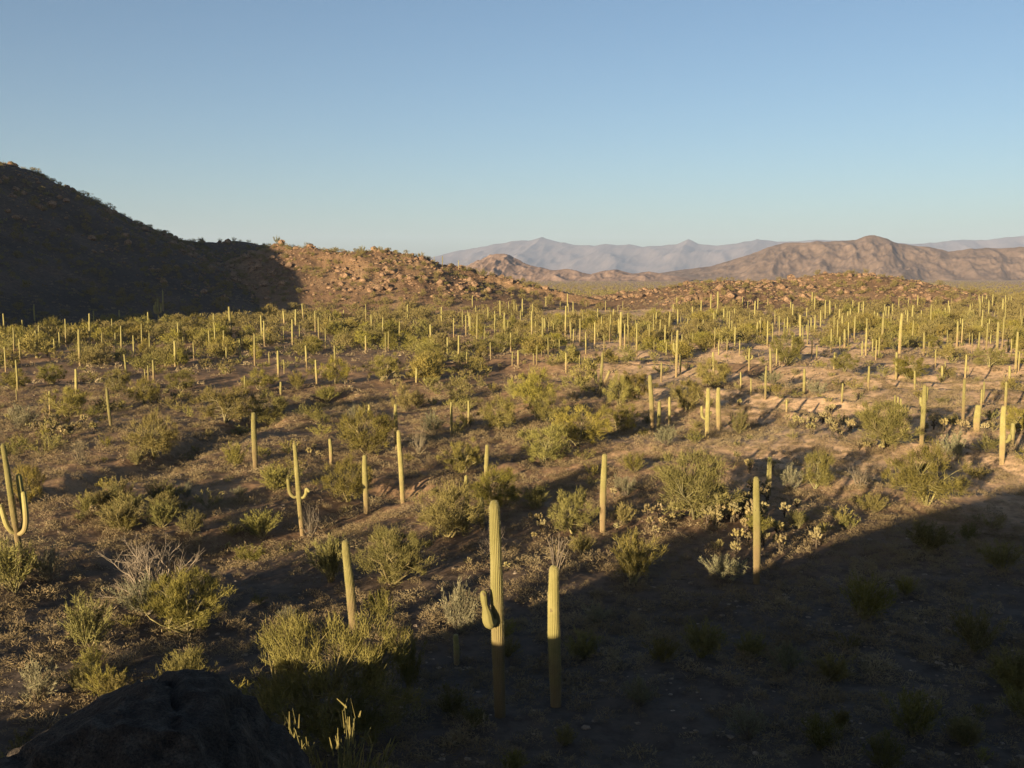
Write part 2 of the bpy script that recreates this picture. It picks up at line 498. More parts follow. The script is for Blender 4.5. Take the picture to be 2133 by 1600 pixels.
# ground and near hills: one polar sheet, cut into ground and three hills
def build_land():
    az = np.concatenate([np.arange(-180, -36, 4.0), np.arange(-36, 36, 0.085), np.arange(36, 180, 4.0)])
    rr = [0.6]
    while rr[-1] < 15500:
        r = rr[-1]
        rr.append(r * (1.045 if r < 16 else 1.008 if r < 130 else 1.0065 if r < 640 else 1.02 if r < 2500 else 1.06))
    rr = np.array(rr)
    A, R = np.meshgrid(np.radians(az), rr, indexing='ij')
    X = R * np.sin(A); Y = R * np.cos(A)
    sh = X.shape
    Z = height(X.ravel(), Y.ravel()).reshape(sh)
    na, nr = sh
    V = np.stack([X, Y, Z], -1).reshape(-1, 3)
    i, j = np.meshgrid(np.arange(na), np.arange(nr - 1), indexing='ij')
    i2 = (i + 1) % na
    Fq = np.stack([i * nr + j, i2 * nr + j, i2 * nr + j + 1, i * nr + j + 1], -1).reshape(-1, 4)[:, ::-1]
    c0 = np.zeros((1, 3)); c0[0, 2] = zat(0.0, 0.0)
    n0 = len(V)
    V = np.concatenate([V, c0])
    ii = np.arange(na)
    T = np.stack([ii * nr, np.full(na, n0), ((ii + 1) % na) * nr], -1)
    hl, hm, hr = hills_parts(V[:, 0], V[:, 1])
    H = np.stack([hl, hm, hr], -1)
    fh = H[Fq].mean(1)
    which = np.where(fh.max(1) > 1.2, fh.argmax(1) + 1, 0)
    for k, (nm, mat) in enumerate((("ground", M_SOIL), ("hill", M_SHADEHILL), ("rocky_hill", M_HILL), ("low_hill", M_HILL))):
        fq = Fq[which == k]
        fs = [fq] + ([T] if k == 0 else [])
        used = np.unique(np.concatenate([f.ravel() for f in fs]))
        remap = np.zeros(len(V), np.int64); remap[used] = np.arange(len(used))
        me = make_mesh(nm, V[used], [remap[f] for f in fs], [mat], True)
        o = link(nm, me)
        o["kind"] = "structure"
build_land()

# far hills and mountains: real ridges with a foot, a crest and a back
def build_range(name, crest, D, depth, mat, seed, step, rows, gully, rough, relief):
    crest = np.asarray(crest, float)
    pxs = np.arange(crest[0, 0], crest[-1, 0] + 0.1, step)
    pys = np.interp(pxs, crest[:, 0], crest[:, 1])
    pys = pys + rough * fbm(pxs / 26.0, pxs * 0, seed, 4)
    top = np.array([P(a, b, D) for a, b in zip(pxs, pys)])
    t = np.linspace(-1, 1, rows)
    n = len(pxs)
    X = np.zeros((n, rows)); Y = np.zeros((n, rows)); Z = np.zeros((n, rows))
    for k, tt in enumerate(t):
        prof = (1 - abs(tt)) ** 1.15
        dk = depth * (0.32 + 0.68 * top[:, 2] / top[:, 2].max())
        Y[:, k] = D + tt * dk * (1 + 0.3 * noise2(pxs / 90.0, pxs * 0 + 3, seed + 7))
        X[:, k] = top[:, 0] + tt * 0.25 * depth
        Z[:, k] = (top[:, 2] + 2) * prof - 2
    amp = (np.abs(t) * (1 - np.abs(t)) * 4)[None, :] ** 0.7 * (top[:, 2] * 0.30)[:, None]
    Z += amp * (ridged((X - 0.5 * Y) / gully, (Y + 0.5 * X) / (gully * 2.6), seed, 5) - 0.55) * relief
    Z[:, 0] = -3; Z[:, -1] = -3
    V = np.stack([X, Y, Z], -1).reshape(-1, 3)
    i, j = np.meshgrid(np.arange(n - 1), np.arange(rows - 1), indexing='ij')
    Fq = np.stack([i * rows + j, (i + 1) * rows + j, (i + 1) * rows + j + 1, i * rows + j + 1], -1).reshape(-1, 4)
    o = link(name, make_mesh(name, V, [Fq], [mat], True))
    o["kind"] = "structure"
    return o

build_range("cone_hill", [(860, 583), (890, 572), (925, 566), (960, 556), (985, 549), (1005, 541), (1022, 531), (1045, 529), (1062, 532), (1095, 548),
                          (1120, 556), (1150, 563), (1185, 560), (1210, 567), (1232, 572), (1260, 563), (1285, 562), (1320, 570), (1350, 565), (1400, 574), (1450, 583)],
            3000, 230, M_CONE, 5, 1.5, 70, 60.0, 1.1, 0.75)
build_range("broad_hill", [(1290, 582), (1360, 571), (1420, 562), (1480, 555), (1520, 543), (1560, 530), (1600, 514), (1640, 505), (1700, 503), (1750, 502), (1785, 498),
                           (1800, 493), (1822, 489), (1845, 495), (1870, 507), (1900, 511), (1940, 515), (1975, 523), (2010, 519), (2060, 516), (2095, 517), (2133, 514), (2260, 520), (2450, 560), (2560, 583)],
            4000, 560, M_FARH, 9, 2.0, 90, 120.0, 0.9, 0.42)
build_range("mountain", [(700, 575), (820, 556), (860, 545), (890, 538), (930, 529), (960, 522), (1000, 515), (1040, 506), (1070, 502), (1100, 501), (1118, 496), (1130, 491), (1142, 497), (1165, 504),
                         (1200, 510), (1240, 512), (1262, 508), (1285, 511), (1310, 507), (1340, 513), (1380, 512), (1410, 507), (1434, 496), (1455, 506), (1490, 510),
                         (1530, 508), (1578, 499), (1620, 502), (1660, 500), (1720, 500), (1800, 502), (1860, 504), (1900, 508), (1950, 503), (2000, 500), (2050, 498), (2100, 493), (2133, 490), (2300, 480), (2600, 520)],
            16000, 2600, M_MTN, 14, 2.5, 50, 800.0, 0.8, 0.5)

# ------------------------------------------------------------------ plants: one mesh of each kind and shape
def saguaro_geo(h, r, lean=(0, 0), n=48, rings=26, ribs=12, arms=(), seed=0, waist=None, geo=None, stem=True):
    rng = np.random.default_rng(seed)
    g = geo or Geo()
    t = np.linspace(0, 1, rings)
    prof = 0.80 + 0.22 * np.sin(np.pi * np.clip(t * 0.9 + 0.08, 0, 1)) + 0.025 * np.sin(t * 23 + seed)
    if waist:
        for wz, wd in waist:
            prof = prof * (1 - wd * np.exp(-((t - wz) / 0.012) ** 2))
    z = t * (h - r * 0.9)
    wob = 0.18 * r * np.stack([np.sin(t * 5 + seed), np.cos(t * 4 + seed * 2)], -1) * t[:, None]
    path = np.stack([lean[0] * t ** 1.2 + wob[:, 0], lean[1] * t + wob[:, 1], z - 0.0], -1)
    rad = r * prof
    # rounded top
    k = np.linspace(0, np.pi / 2, 6)[1:-1]
    top = path[-1]
    extra = np.stack([np.full(len(k), top[0]), np.full(len(k), top[1]), top[2] + np.sin(k) * r * 0.9], -1)
    tip = np.array([[top[0], top[1], top[2] + 0.9 * r]])
    path = np.concatenate([path, extra, tip]); rad = np.concatenate([rad, rad[-1] * np.cos(k), [rad[-1] * 0.08]])
    path[0, 2] -= 0.3
    tube(g, path, rad, n, True, ribs, 0.13)
    return g

def arm_geo(start, out, up, r, length, n=32, ribs=9, twist=0.0, top_shift=(0, 0, 0)):
    """an arm: leaves the stem sideways by `out`, then turns up"""
    g = Geo()
    start = np.array(start, float); out = np.array(out, float)
    L = np.linalg.norm(out)
    o = out / L
    pts = []; 
    for k in np.linspace(0, np.pi / 2, 8):
        pts.append(start + o * L * np.sin(k) + np.array([0, 0, 1.0]) * L * 0.75 * (1 - np.cos(k)))
    base = pts[-1]
    for q in np.linspace(0, 1, 9)[1:]:
        pts.append(base + np.array([0, 0, length * q]) + np.array(top_shift) * q)
    pts = np.array(pts)
    rad = np.concatenate([np.linspace(0.62, 1.0, 8), 1.0 + 0.05 * np.sin(np.linspace(0, 3.1, 8))]) * r
    k = np.linspace(0, np.pi / 2, 5)[1:-1]
    top = pts[-1]
    ex = np.stack([np.full(len(k), top[0]), np.full(len(k), top[1]), top[2] + np.sin(k) * r], -1)
    pts = np.concatenate([pts, ex, [[top[0], top[1], top[2] + r]]])
    rad = np.concatenate([rad, rad[-1] * np.cos(k), [r * 0.08]])
    tube(g, pts, rad, n, True, ribs, 0.15)
    return g

def thing(name, label, cat, loc, rotz=0.0, group=None, scale=(1, 1, 1)):
    o = link(name, None, None, loc, rotz, scale)
    o.empty_display_size = 0.2
    o["label"] = label; o["category"] = cat
    if group: o["group"] = group
    return o

def tag(o, label, cat, group=None):
    o["label"] = label; o["category"] = cat
    if group: o["group"] = group
    return o

def dup(root, loc, rotz=0.0, scale=(1, 1, 1)):
    r = root.copy(); COL.objects.link(r)
    r.location = loc; r.rotation_euler = (0, 0, rotz); r.scale = scale
    for ch in list(root.children):
        c = ch.copy(); COL.objects.link(c); c.parent = r
        for gch in ch.children:
            d = gch.copy(); COL.objects.link(d); d.parent = c
    return r

def crown_points(rng, n, wide=0.62, lo=0.12, shell=0.45, flat=False):
    pts = []
    while len(pts) < n:
        v = rng.normal(size=3); v /= np.linalg.norm(v)
        q = v * (shell + (1 - shell) * rng.random()) ** 1.0
        p = np.array([q[0] * wide, q[1] * wide, 0.52 + q[2] * 0.48])
        bulge = 1 + 0.42 * noise2(np.array([v[0] * 2.1 + 5]), np.array([v[2] * 2.1 + v[1] * 1.7]), int(rng.integers(1, 4)) * 0 + 77)[0]
        p[:2] *= bulge
        if p[2] < lo: continue
        pts.append(p)
    return np.array(pts)

def palo_meshes(name, seed, nclump=70, nstrip=80, wide=0.62, leaf=(0.05, 0.12), lw=(0.006, 0.011), lo=0.12, up=0.55, limbs=5, sig=0.055,
                mat_leaf=None, mat_bark=None, gap=0.0):
    """unit-high tree: mesh of trunk and limbs, mesh of crown"""
    rng = np.random.default_rng(seed)
    C = crown_points(rng, nclump, wide, lo)
    if gap:
        ang = rng.random() * 6.28
        keep = ~((np.cos(np.arctan2(C[:, 1], C[:, 0]) - ang) > 0.8) & (C[:, 2] > 0.45) & (rng.random(len(C)) < gap))
        C = C[keep]
    tg = Geo()
    limb_pts = []
    for i in range(limbs):
        a = 2 * np.pi * (i + rng.random() * 0.6) / limbs
        el = rng.uniform(0.75, 1.25)
        d = np.array([np.cos(a) * np.cos(el), np.sin(a) * np.cos(el), np.sin(el)])
        p = np.array([rng.normal() * 0.02, rng.normal() * 0.02, -0.04])
        path = [p.copy()]; L = rng.uniform(0.5, 0.75)
        for s in range(7):
            d = d + rng.normal(size=3) * 0.16 + np.array([0, 0, 0.04]); d /= np.linalg.norm(d)
            p = p + d * L / 7; path.append(p.copy())
        path = np.array(path)
        tube(tg, path, np.linspace(0.026, 0.008, len(path)) * rng.uniform(0.8, 1.2), 6)
        limb_pts.append(path[2:])
    LP = np.concatenate(limb_pts)
    for c in C:
        d2 = ((LP - c) ** 2).sum(1) + 0.4 * np.clip(LP[:, 2] - c[2], 0, None)
        b = LP[d2.argmin()]
        mid = (b + c) / 2 + rng.normal(size=3) * 0.025 + np.array([0, 0, 0.01])
        tube(tg, np.array([b, mid, c]), np.array([0.008, 0.0055, 0.002]), 4, False)
    cg = Geo()
    n = len(C) * nstrip
    cc = np.repeat(C, nstrip, 0)
    s = sig * rng.uniform(0.5, 1.7, len(C))
    pos = cc + rng.normal(size=(n, 3)) * np.repeat(s, nstrip)[:, None] * np.array([1, 1, 0.85])
    outw = cc - np.array([0, 0, 0.35]); outw /= np.linalg.norm(outw, axis=1)[:, None]
    d = outw * 0.55 + np.array([0, 0, up]) + rng.normal(size=(n, 3)) * 0.55
    strips(cg, pos, d, rng.uniform(*leaf, n), rng.uniform(*lw, n), rng)
    return (tg.mesh(name + "_trunk", [mat_bark or M_BARK], True), cg.mesh(name + "_crown", [mat_leaf or M_PALO]))

def shrub_meshes(name, seed, nstem=34, nleaf=55, spread=0.95, leaf=(0.05, 0.11), lw=(0.010, 0.018), low=0.35, mat_leaf=None, mat_stem=None, forks=2):
    """unit-high vase-shaped shrub: many stems from one root, leaf tufts along them"""
    rng = np.random.default_rng(seed)
    sg = Geo(); cg = Geo()
    P0 = []; D0 = []
    for i in range(nstem):
        a = rng.random() * 2 * np.pi
        tilt = spread * math.sqrt(rng.random())
        L = rng.uniform(0.75, 1.05)
        d = np.array([np.cos(a) * math.sin(tilt), np.sin(a) * math.sin(tilt), math.cos(tilt)])
        p = np.array([rng.normal() * 0.03, rng.normal() * 0.03, -0.03]); path = [p.copy()]
        for s in range(5):
            d = d + rng.normal(size=3) * 0.12 + np.array([0, 0, 0.05]); d /= np.linalg.norm(d)
            p = p + d * L / 5; path.append(p.copy())
        path = np.array(path)
        tube(sg, path, np.linspace(0.011, 0.003, 6), 4, False)
        for f in range(forks):
            k = int(rng.integers(2, 5)); dd = d + rng.normal(size=3) * 0.45; dd /= np.linalg.norm(dd)
            sub = np.array([path[k], path[k] + dd * 0.14, path[k] + dd * 0.26 + np.array([0, 0, 0.03])])
            tube(sg, sub, np.array([0.005, 0.003, 0.0015]), 3, False)
            m = nleaf // 3
            tt = rng.random(m)[:, None]
            P0.append(sub[0] + (sub[2] - sub[0]) * tt + rng.normal(size=(m, 3)) * 0.022); D0.append(np.repeat(dd[None], m, 0))
        tt = low + (1 - low) * rng.random(nleaf)
        q = np.stack([np.interp(tt * 5, np.arange(6), path[:, c]) for c in range(3)], -1)
        P0.append(q + rng.normal(size=q.shape) * 0.028); D0.append(np.repeat(d[None], nleaf, 0))
    pos = np.concatenate(P0); d = np.concatenate(D0)
    n = len(pos)
    d = d + rng.normal(size=(n, 3)) * 0.6 + np.array([0, 0, 0.2])
    strips(cg, pos, d, rng.uniform(*leaf, n), rng.uniform(*lw, n), rng)
    return (sg.mesh(name + "_stems", [mat_stem or M_BARK], True), cg.mesh(name + "_foliage", [mat_leaf or M_CREO]))

def bare_mesh(name, seed, nstem=16, spread=1.1, r0=0.016, depth=3, kids=3, mat=None, droop=0.0):
    """unit-high leafless shrub of forking grey twigs"""
    rng = np.random.default_rng(seed)
    g = Geo()
    def grow(p, d, L, r, lev):
        path = [p.copy()]
        for s in range(4):
            d = d + rng.normal(size=3) * 0.16 + np.array([0, 0, 0.05 - droop]); d = d / np.linalg.norm(d)
            p = p + d * L / 4; path.append(p.copy())
        tube(g, np.array(path), np.linspace(r, r * 0.45, 5), 5 if lev == depth else 4, False)
        if lev > 0:
            for k in range(kids):
                dd = d + rng.normal(size=3) * 0.5; dd /= np.linalg.norm(dd)
                grow(path[int(rng.integers(2, 5))], dd, L * rng.uniform(0.45, 0.7), r * 0.45, lev - 1)
    for i in range(nstem):
        a = rng.random() * 2 * np.pi; tilt = spread * math.sqrt(rng.random())
        d = np.array([np.cos(a) * math.sin(tilt), np.sin(a) * math.sin(tilt), math.cos(tilt)])
        grow(np.array([rng.normal() * 0.03, rng.normal() * 0.03, -0.03]), d, rng.uniform(0.4, 0.55), r0, depth - 1)
    return g.mesh(name, [mat or M_DEAD], True)

def blob(g, c, axis, L, r, n=7, m=5):
    axis = np.array(axis, float); axis /= np.linalg.norm(axis)
    t = np.linspace(0, 1, m + 1)
    path = np.array(c) + axis * (t * L)[:, None]
    tube(g, path, r * np.array([0.35] + [0.95, 1.05, 1.0, 0.8][:m - 1] + [0.3]), n, True)

def cholla_meshes(name, seed, njoint=26):
    """unit-high jumping cholla: dark stem, pale fuzzy joints in a head"""
    rng = np.random.default_rng(seed)
    tg = Geo(); jg = Geo(); og = Geo()
    tube(tg, np.array([[0, 0, -0.05], [0.02, 0.01, 0.25], [0.0, 0.03, 0.5], [0.02, 0.0, 0.7]]), np.array([0.055, 0.05, 0.05, 0.035]), 8)
    for i in range(5):
        a = rng.random() * 6.28; z = rng.uniform(0.3, 0.6)
        e = np.array([math.cos(a) * 0.2, math.sin(a) * 0.2, z + 0.12])
        tube(tg, np.array([[0, 0, z], e * np.array([0.5, 0.5, 0.97]), e]), np.array([0.04, 0.035, 0.03]), 6)
    for i in range(njoint):
        a = rng.random() * 6.28; rr = 0.27 * math.sqrt(rng.random()); z = 0.5 + 0.30 * rng.random() + 0.08 * (1 - rr / 0.27)
        c = np.array([math.cos(a) * rr, math.sin(a) * rr, z])
        ax = np.array([math.cos(a) * 0.8 * rr / 0.27, math.sin(a) * 0.8 * rr / 0.27, 0.75]) + rng.normal(size=3) * 0.3
        blob(jg, c, ax, rng.uniform(0.12, 0.20), rng.uniform(0.042, 0.06))
    # a fuzz of straw spines round every joint
    V = np.concatenate(jg.V); n = len(V) * 4
    c = np.repeat(V, 4, 0); ctr = np.array([0, 0, 0.62])
    d = rng.normal(size=(n, 3)) + (c - ctr) * 2
    strips(jg, c, d, rng.uniform(0.02, 0.045, n), np.full(n, 0.008), rng)
    for i in range(9):
        a = rng.random() * 6.28
        blob(tg, np.array([math.cos(a) * 0.1, math.sin(a) * 0.1, rng.uniform(0.25, 0.5)]), np.array([math.cos(a), math.sin(a), rng.normal() * 0.4 - 0.3]), 0.13, 0.042, 6)
    return tg.mesh(name + "_stem", [M_CHTR], True), jg.mesh(name + "_joints", [M_CHOL], False)

def rock_mesh(name, seed, mat, flat=0.75, sub=3, rough=0.28):
    import bmesh
    bm = bmesh.new(); bmesh.ops.create_icosphere(bm, subdivisions=sub, radius=1.0)
    rng = np.random.default_rng(seed)
    V = np.array([v.co[:] for v in bm.verts]); Fc = np.array([[v.index for v in f.verts] for f in bm.faces]); bm.free()
    planes = rng.normal(size=(9, 3)); planes /= np.linalg.norm(planes, axis=1)[:, None]
    offs = rng.uniform(0.58, 0.9, 9)
    for p, o in zip(planes, offs):
        dd = V @ p
        V = V - np.clip(dd - o, 0, None)[:, None] * p * 0.85
    V = V * (1 + rough * 0.3 * fbm(V[:, 0] * 2 + seed, V[:, 1] * 2 + V[:, 2] * 1.7, seed, 3))[:, None]
    V = V * np.array([1.0, rng.uniform(0.7, 1.0), flat])
    return make_mesh(name, V, [Fc], [mat], False)

# ------------------------------------------------------------------ where things stand
R_ = np.random.default_rng(2024)

LANDMARKS = [  # photo pixel and a name anyone can find
    (1040, 1300, "curled-arm saguaro"), (1157, 1370, "blunt half-shaded saguaro"), (726, 1230, "bent saguaro behind the big bush"),
    (1255, 1030, "straight saguaro beside rounded palo verde"), (1574, 1110, "saguaro among pale chollas"), (626, 1040, "two-armed saguaro"),
    (25, 1070, "many-armed saguaro"), (839, 980, "tan-footed slim saguaro"), (762, 1010, "spindle-shaped saguaro"), (532, 925, "saguaro beside the wash"),
    (1252, 790, "V-armed saguaro"), (1473, 870, "one-armed saguaro"), (1357, 845, "tall saguaro above the thicket"), (2085, 915, "knobbed saguaro"),
    (1919, 870, "forked-top saguaro"), (330, 650, "candelabra saguaro"), (230, 860, "leaning saguaro"), (167, 730, "saguaro on the left flat"),
    (481, 680, "saguaro against dark hill"), (867, 785, "lone saguaro in midfield"), (1605, 755, "saguaro beyond dark thicket"), (826, 890, "shaded-foot saguaro"),
    (1440, 1015, "broad palo verde"), (320, 915, "round palo verde"), (1930, 990, "pale-limbed palo verde"), (760, 905, "palo verde beside two saguaros"),
    (690, 1420, "huge front bush"), (340, 1240, "grey-topped tree"), (1040, 865, "dome-shaped palo verde"), (1135, 930, "olive thicket"), (470, 840, "twin-crowned palo verde"),
    (800, 580, "sunlit rocky hill"), (1505, 625, "red outcrop"), (1780, 590, "crest of right hill"), (1650, 620, "middle of right hill"), (250, 560, "dark hillside"), (1270, 625, "dark shadow strip"),
    (1080, 690, "gap between the hills"), (930, 700, "rocky hill's foot"), (1300, 690, "saddle below the cone hill"), (1550, 690, "red outcrop's foot"), (1850, 680, "right hill's foot"),
    (2060, 680, "green far-right stand"), (2110, 770, "right-edge saguaro row"), (560, 720, "dark hill's foot"), (90, 790, "left-edge saguaros"), (700, 760, "left middle flat"), (1130, 760, "middle flat"), (1750, 740, "right middle flat"),
    (1700, 850, "bare sand terraces"), (1960, 790, "right sand terraces"), (60, 880, "left grey brush"), (280, 1000, "dry wash"), (440, 1080, "left gravel slope"), (1640, 1060, "cholla patch"), (1300, 940, "bare red bank"), (1750, 1300, "shaded ground"),
]
ORD = ["leftmost", "second from left", "third from left", "fourth from left", "fifth from left", "sixth from left", "seventh from left", "eighth from left", "ninth from left", "tenth from left", "eleventh from left", "twelfth from left", "thirteenth from left", "fourteenth from left",
       "fifteenth from left", "sixteenth from left", "seventeenth from left", "eighteenth from left", "nineteenth from left", "twentieth from left"]
ITEMS = []      # (object, px, py, look, noun, category, group) for the labels

def relation(px, py):
    best = None
    for (lx, ly, nm) in LANDMARKS:
        d = math.hypot(px - lx, (py - ly) * 1.6)
        if d < 14: continue
        if best is None or d < best[0]: best = (d, px - lx, py - ly, nm)
    d, dx, dy, nm = best
    far = "just " if d < 60 else "well " if d > 150 else ""
    if abs(dx) > 2.2 * abs(dy): r = "left of" if dx < 0 else "right of"
    elif abs(dy) * 1.2 > abs(dx): r = "behind" if dy < 0 else "in front of"
    else: r = ("behind and " if dy < 0 else "before and ") + ("left of" if dx < 0 else "right of")
    return far + r, nm

def finish_labels():
    groups = {}
    for it in ITEMS:
        o, px, py, look, noun, cat, grp = it
        rel, nm = relation(px, py)
        base = (look, noun, rel, nm)
        groups.setdefault(base, []).append(it)
    for (look, noun, rel, nm), its in groups.items():
        its.sort(key=lambda t: t[1])
        n = len(its)
        for i, (o, px, py, lk, nn, cat, grp) in enumerate(its):
            phrase = (look + " " + noun).strip()
            if n == 1: lab = "%s %s the %s" % (phrase, rel, nm)
            elif i == n - 1: lab = "rightmost %s %s the %s" % (phrase, rel, nm)
            elif i < len(ORD): lab = "%s %s %s the %s" % (ORD[i], phrase, rel, nm)
            else: lab = "%s %s %s the %s, %s" % ("crowded", phrase, rel, nm, "seen near " + str(int(px / 21.33)) + "% across")
            tag(o, lab, cat, grp)

# ---- saguaro shapes (all unit high)
def stalk(pts, rad, n=28, ribs=9):
    g = Geo()
    pts = np.asarray(pts, float); rad = np.asarray(rad, float)
    t = np.linspace(0, len(pts) - 1, len(pts) * 4)
    p = np.stack([np.interp(t, np.arange(len(pts)), pts[:, c]) for c in range(3)], -1)
    r = np.interp(t, np.arange(len(pts)), rad)
    for _ in range(2):
        p[1:-1] = (p[:-2] + 2 * p[1:-1] + p[2:]) / 4; r[1:-1] = (r[:-2] + 2 * r[1:-1] + r[2:]) / 4
    d = p[-1] - p[-2]; d /= np.linalg.norm(d)
    k = np.linspace(0, np.pi / 2, 6)[1:]
    p = np.concatenate([p, p[-1] + d * (np.sin(k) * r[-1])[:, None]]); r = np.concatenate([r, r[-1] * np.maximum(np.cos(k), 0.06)])
    tube(g, p, r, n, True, ribs, 0.15)
    return g

def spiny(me_name, g, n, ribs, seed, axis_r=0.045):
    V, faces = g.arrays()
    rng = np.random.default_rng(seed)
    m = (len(V) - 1) // n
    ring = V[:m * n].reshape(m, n, 3)
    c = ring.mean(1, keepdims=True)
    d = ring - c; rad = np.linalg.norm(d, axis=2)
    k = np.round(np.arange(ribs) * n / ribs).astype(int) % n
    base = []; outd = []
    tt = np.linspace(0.6, m - 2.2, 120)
    for kk in k:
        p = np.stack([np.interp(tt, np.arange(m), ring[:, kk, a]) for a in range(3)], -1)
        q = np.stack([np.interp(tt, np.arange(m), d[:, kk, a]) for a in range(3)], -1)
        base.append(p); outd.append(q / (np.linalg.norm(q, axis=1)[:, None] + 1e-9))
    base = np.repeat(np.concatenate(base), 3, 0); outd = np.repeat(np.concatenate(outd), 3, 0)
    sg = Geo(); N = len(base)
    strips(sg, base - outd * 0.001, outd + rng.normal(size=(N, 3)) * 0.55, rng.uniform(0.004, 0.008, N), np.full(N, 0.0011), rng, 0.5)
    Vs, fs = sg.arrays()
    mi = np.concatenate([np.zeros(sum(len(f) for f in faces), int), np.ones(sum(len(f) for f in fs), int)])
    return make_mesh(me_name, np.concatenate([V, Vs]), faces + [f + len(V) for f in fs], [M_SAG, M_SPINE], True, mi)
STEM_HI = [spiny("saguaro_stem_shape", saguaro_geo(1.0, 0.045, (0, 0), 100, 34, 20, seed=k), 100, 20, 40 + k) for k in range(4)]
STEM_LO = [saguaro_geo(1.0, 0.045, (0, 0), 24, 12, 8, seed=10 + k).mesh("saguaro_stem_shape_small", [M_SAG], True) for k in range(4)]

def put_saguaro(px, top, base, w=None, lean=0.0, look=None, label=None, arms=None, at=None, h=None, hi=False):
    if at is None:
        x, y, z = ground_hit(px, base)
    else:
        x, y, z = at
    ppx, ppy, depth = project(x, y, z)
    if h is None:
        h = (base - top) * depth / F * 1.03
    r = (w * depth / F / 2 * (0.76 if w < 9 else 0.92)) if w else h * float(R_.uniform(0.026, 0.035)) if h > 3 else h * 0.042
    ph = h * F / depth
    me = (STEM_HI if ph > 70 or hi else STEM_LO)[int(R_.integers(0, 4))]
    rot = float(R_.uniform(0, 6.28))
    tilt = math.atan2(lean * depth / F, h)
    if arms is None:
        o = link("saguaro_cactus", me, None, (x, y, z - 0.05), 0, (r / 0.045, r / 0.045, h))
        o.rotation_euler = (float(R_.normal() * 0.012), tilt + float(R_.normal() * 0.012), 0)
    else:
        o = thing("saguaro_cactus", "", "saguaro cactus", (x, y, z - 0.05), 0, None, (h, h, h))
        o.rotation_euler = (0, tilt, 0)
        st = link("stem", me, o, (0, 0, 0), rot, (r / h / 0.045, r / h / 0.045, 1))
        for a in arms:
            pts, rad = a
            link("arm", stalk(pts, rad).mesh("saguaro_arm_shape", [M_SAG], True), o)
    if look is None:
        look = "short" if h < 3.2 else "tall" if h > 6.0 else "slender" if r / h < 0.031 else "stout" if r / h > 0.041 else "mid-sized"
        if abs(lean) > 5: look = "leaning " + look
    grp = "saguaros of the desert flat"
    if label: tag(o, label, "saguaro cactus", grp)
    else: ITEMS.append((o, ppx, ppy - ph / 2, look, "saguaro", "saguaro cactus", grp))
    return o

def arm(side, za, out, zt, r, yoff=0.0, grow=1.0):
    """one arm: side -1 left, 1 right; leaves at za, tip at zt, `out` from the stem"""
    s = side
    return ([(0.0, 0, za + 0.01), (s * out * 0.5, yoff * 0.5, za - 0.012), (s * out * 0.9, yoff, za + 0.03), (s * out, yoff, za + 0.08 + 0.1 * (zt - za)), (s * out * grow, yoff, zt - r)],
            [r * 0.7, r * 0.85, r, r, r * 0.95])

SAG_DONE = []   # pixel boxes of placed saguaros
def S(px, top, base, w=None, lean=0.0, **kw):
    o = put_saguaro(px, top, base, w, lean, **kw)
    SAG_DONE.append((px, top, base)); return o

# the ones that stand out
S(1042, 1043, 1492, 28, -13, hi=True, label="tall saguaro with a small curled arm, its foot in shade", arms=[
    ([(-.004, -.014, .462), (-.018, -.036, .452), (-.032, -.052, .452), (-.039, -.058, .476), (-.042, -.058, .502), (-.047, -.055, .526), (-.051, -.053, .542), (-.054, -.051, .566), (-.055, -.050, .592)],
     [.011, .018, .0245, .027, .025, .0165, .0140, .0170, .0160])])
S(1158, 1177, 1472, 27, -2, hi=True, label="blunt armless saguaro, sunlit on top and shaded below, right of the curled-arm one")
S(737, 1123, 1318, 20, -17, hi=True, label="sunlit saguaro bending left, rising behind the huge front bush")
S(1576, 993, 1216, 16, -4, hi=True, label="slim upright saguaro among pale chollas at the shadow's edge")
S(1255, 946, 1108, 14, 0, hi=True, label="straight saguaro standing beside a rounded palo verde, before the red bank")
S(839, 897, 1048, 11, -4, hi=True, label="slim saguaro with a bare tan foot, right of the spindle-shaped one")
S(763, 948, 1070, 12, -1, hi=True, label="spindle-shaped saguaro thickest at its middle, left of the tan-footed one")
S(532, 860, 978, 12, -1, hi=True, label="saguaro with a lumpy head beside the dry wash")
S(630, 923, 1116, 11, -13, hi=True, label="tan-footed saguaro with one raised arm on each side", arms=[
    arm(-1, .43, .098, .63, .020), arm(1, .42, .085, .50, .019, 0.0, 1.25)])
S(46, 925, 1178, 13, -28, hi=True, label="big many-armed saguaro at the left edge, growing out of a bush", arms=[
    ([(0, 0, .265), (.04, -.01, .268), (.078, -.02, .295), (.100, -.02, .36), (.110, -.02, .46), (.116, -.02, .585)], [.016, .020, .022, .023, .023, .021]), ([(0, 0, .275), (-.03, -.02, .295), (-.052, -.03, .345), (-.064, -.03, .42), (-.072, -.03, .505)], [.015, .019, .021, .022, .020]), ([(0, .03, .28), (.03, .06, .30), (.05, .07, .36), (.05, .07, .5), (.052, .07, .71)], [.02, .024, .026, .026, .025])])
S(1250, 735, 826, 8, 4, label="saguaro with two arms spread in a V above the olive thicket", arms=[
    arm(-1, .30, .12, .57, .033), ([(0, 0, .20), (.05, 0, .24), (.10, 0, .37), (.15, 0, .50), (.17, 0, .57)], [.025, .033, .036, .034, .03])])
S(1473, 809, 916, 10, -1, hi=True, label="saguaro with one raised arm on its left, standing on open sand", arms=[arm(-1, .42, .11, .66, .030), arm(1, .47, .07, .54, .026, .03)])
S(330, 623, 668, 5, 0, label="candelabra saguaro with arms on both sides below the dark hillside", arms=[arm(-1, .34, .16, .72, .05), arm(1, .36, .13, .78, .05), arm(-1, .4, .08, .85, .045, -.06)])
S(1408, 690, 786, 7, 2, label="tall saguaro with a small left arm and a slim neighbour on its right", arms=[arm(-1, .55, .07, .74, .028)])
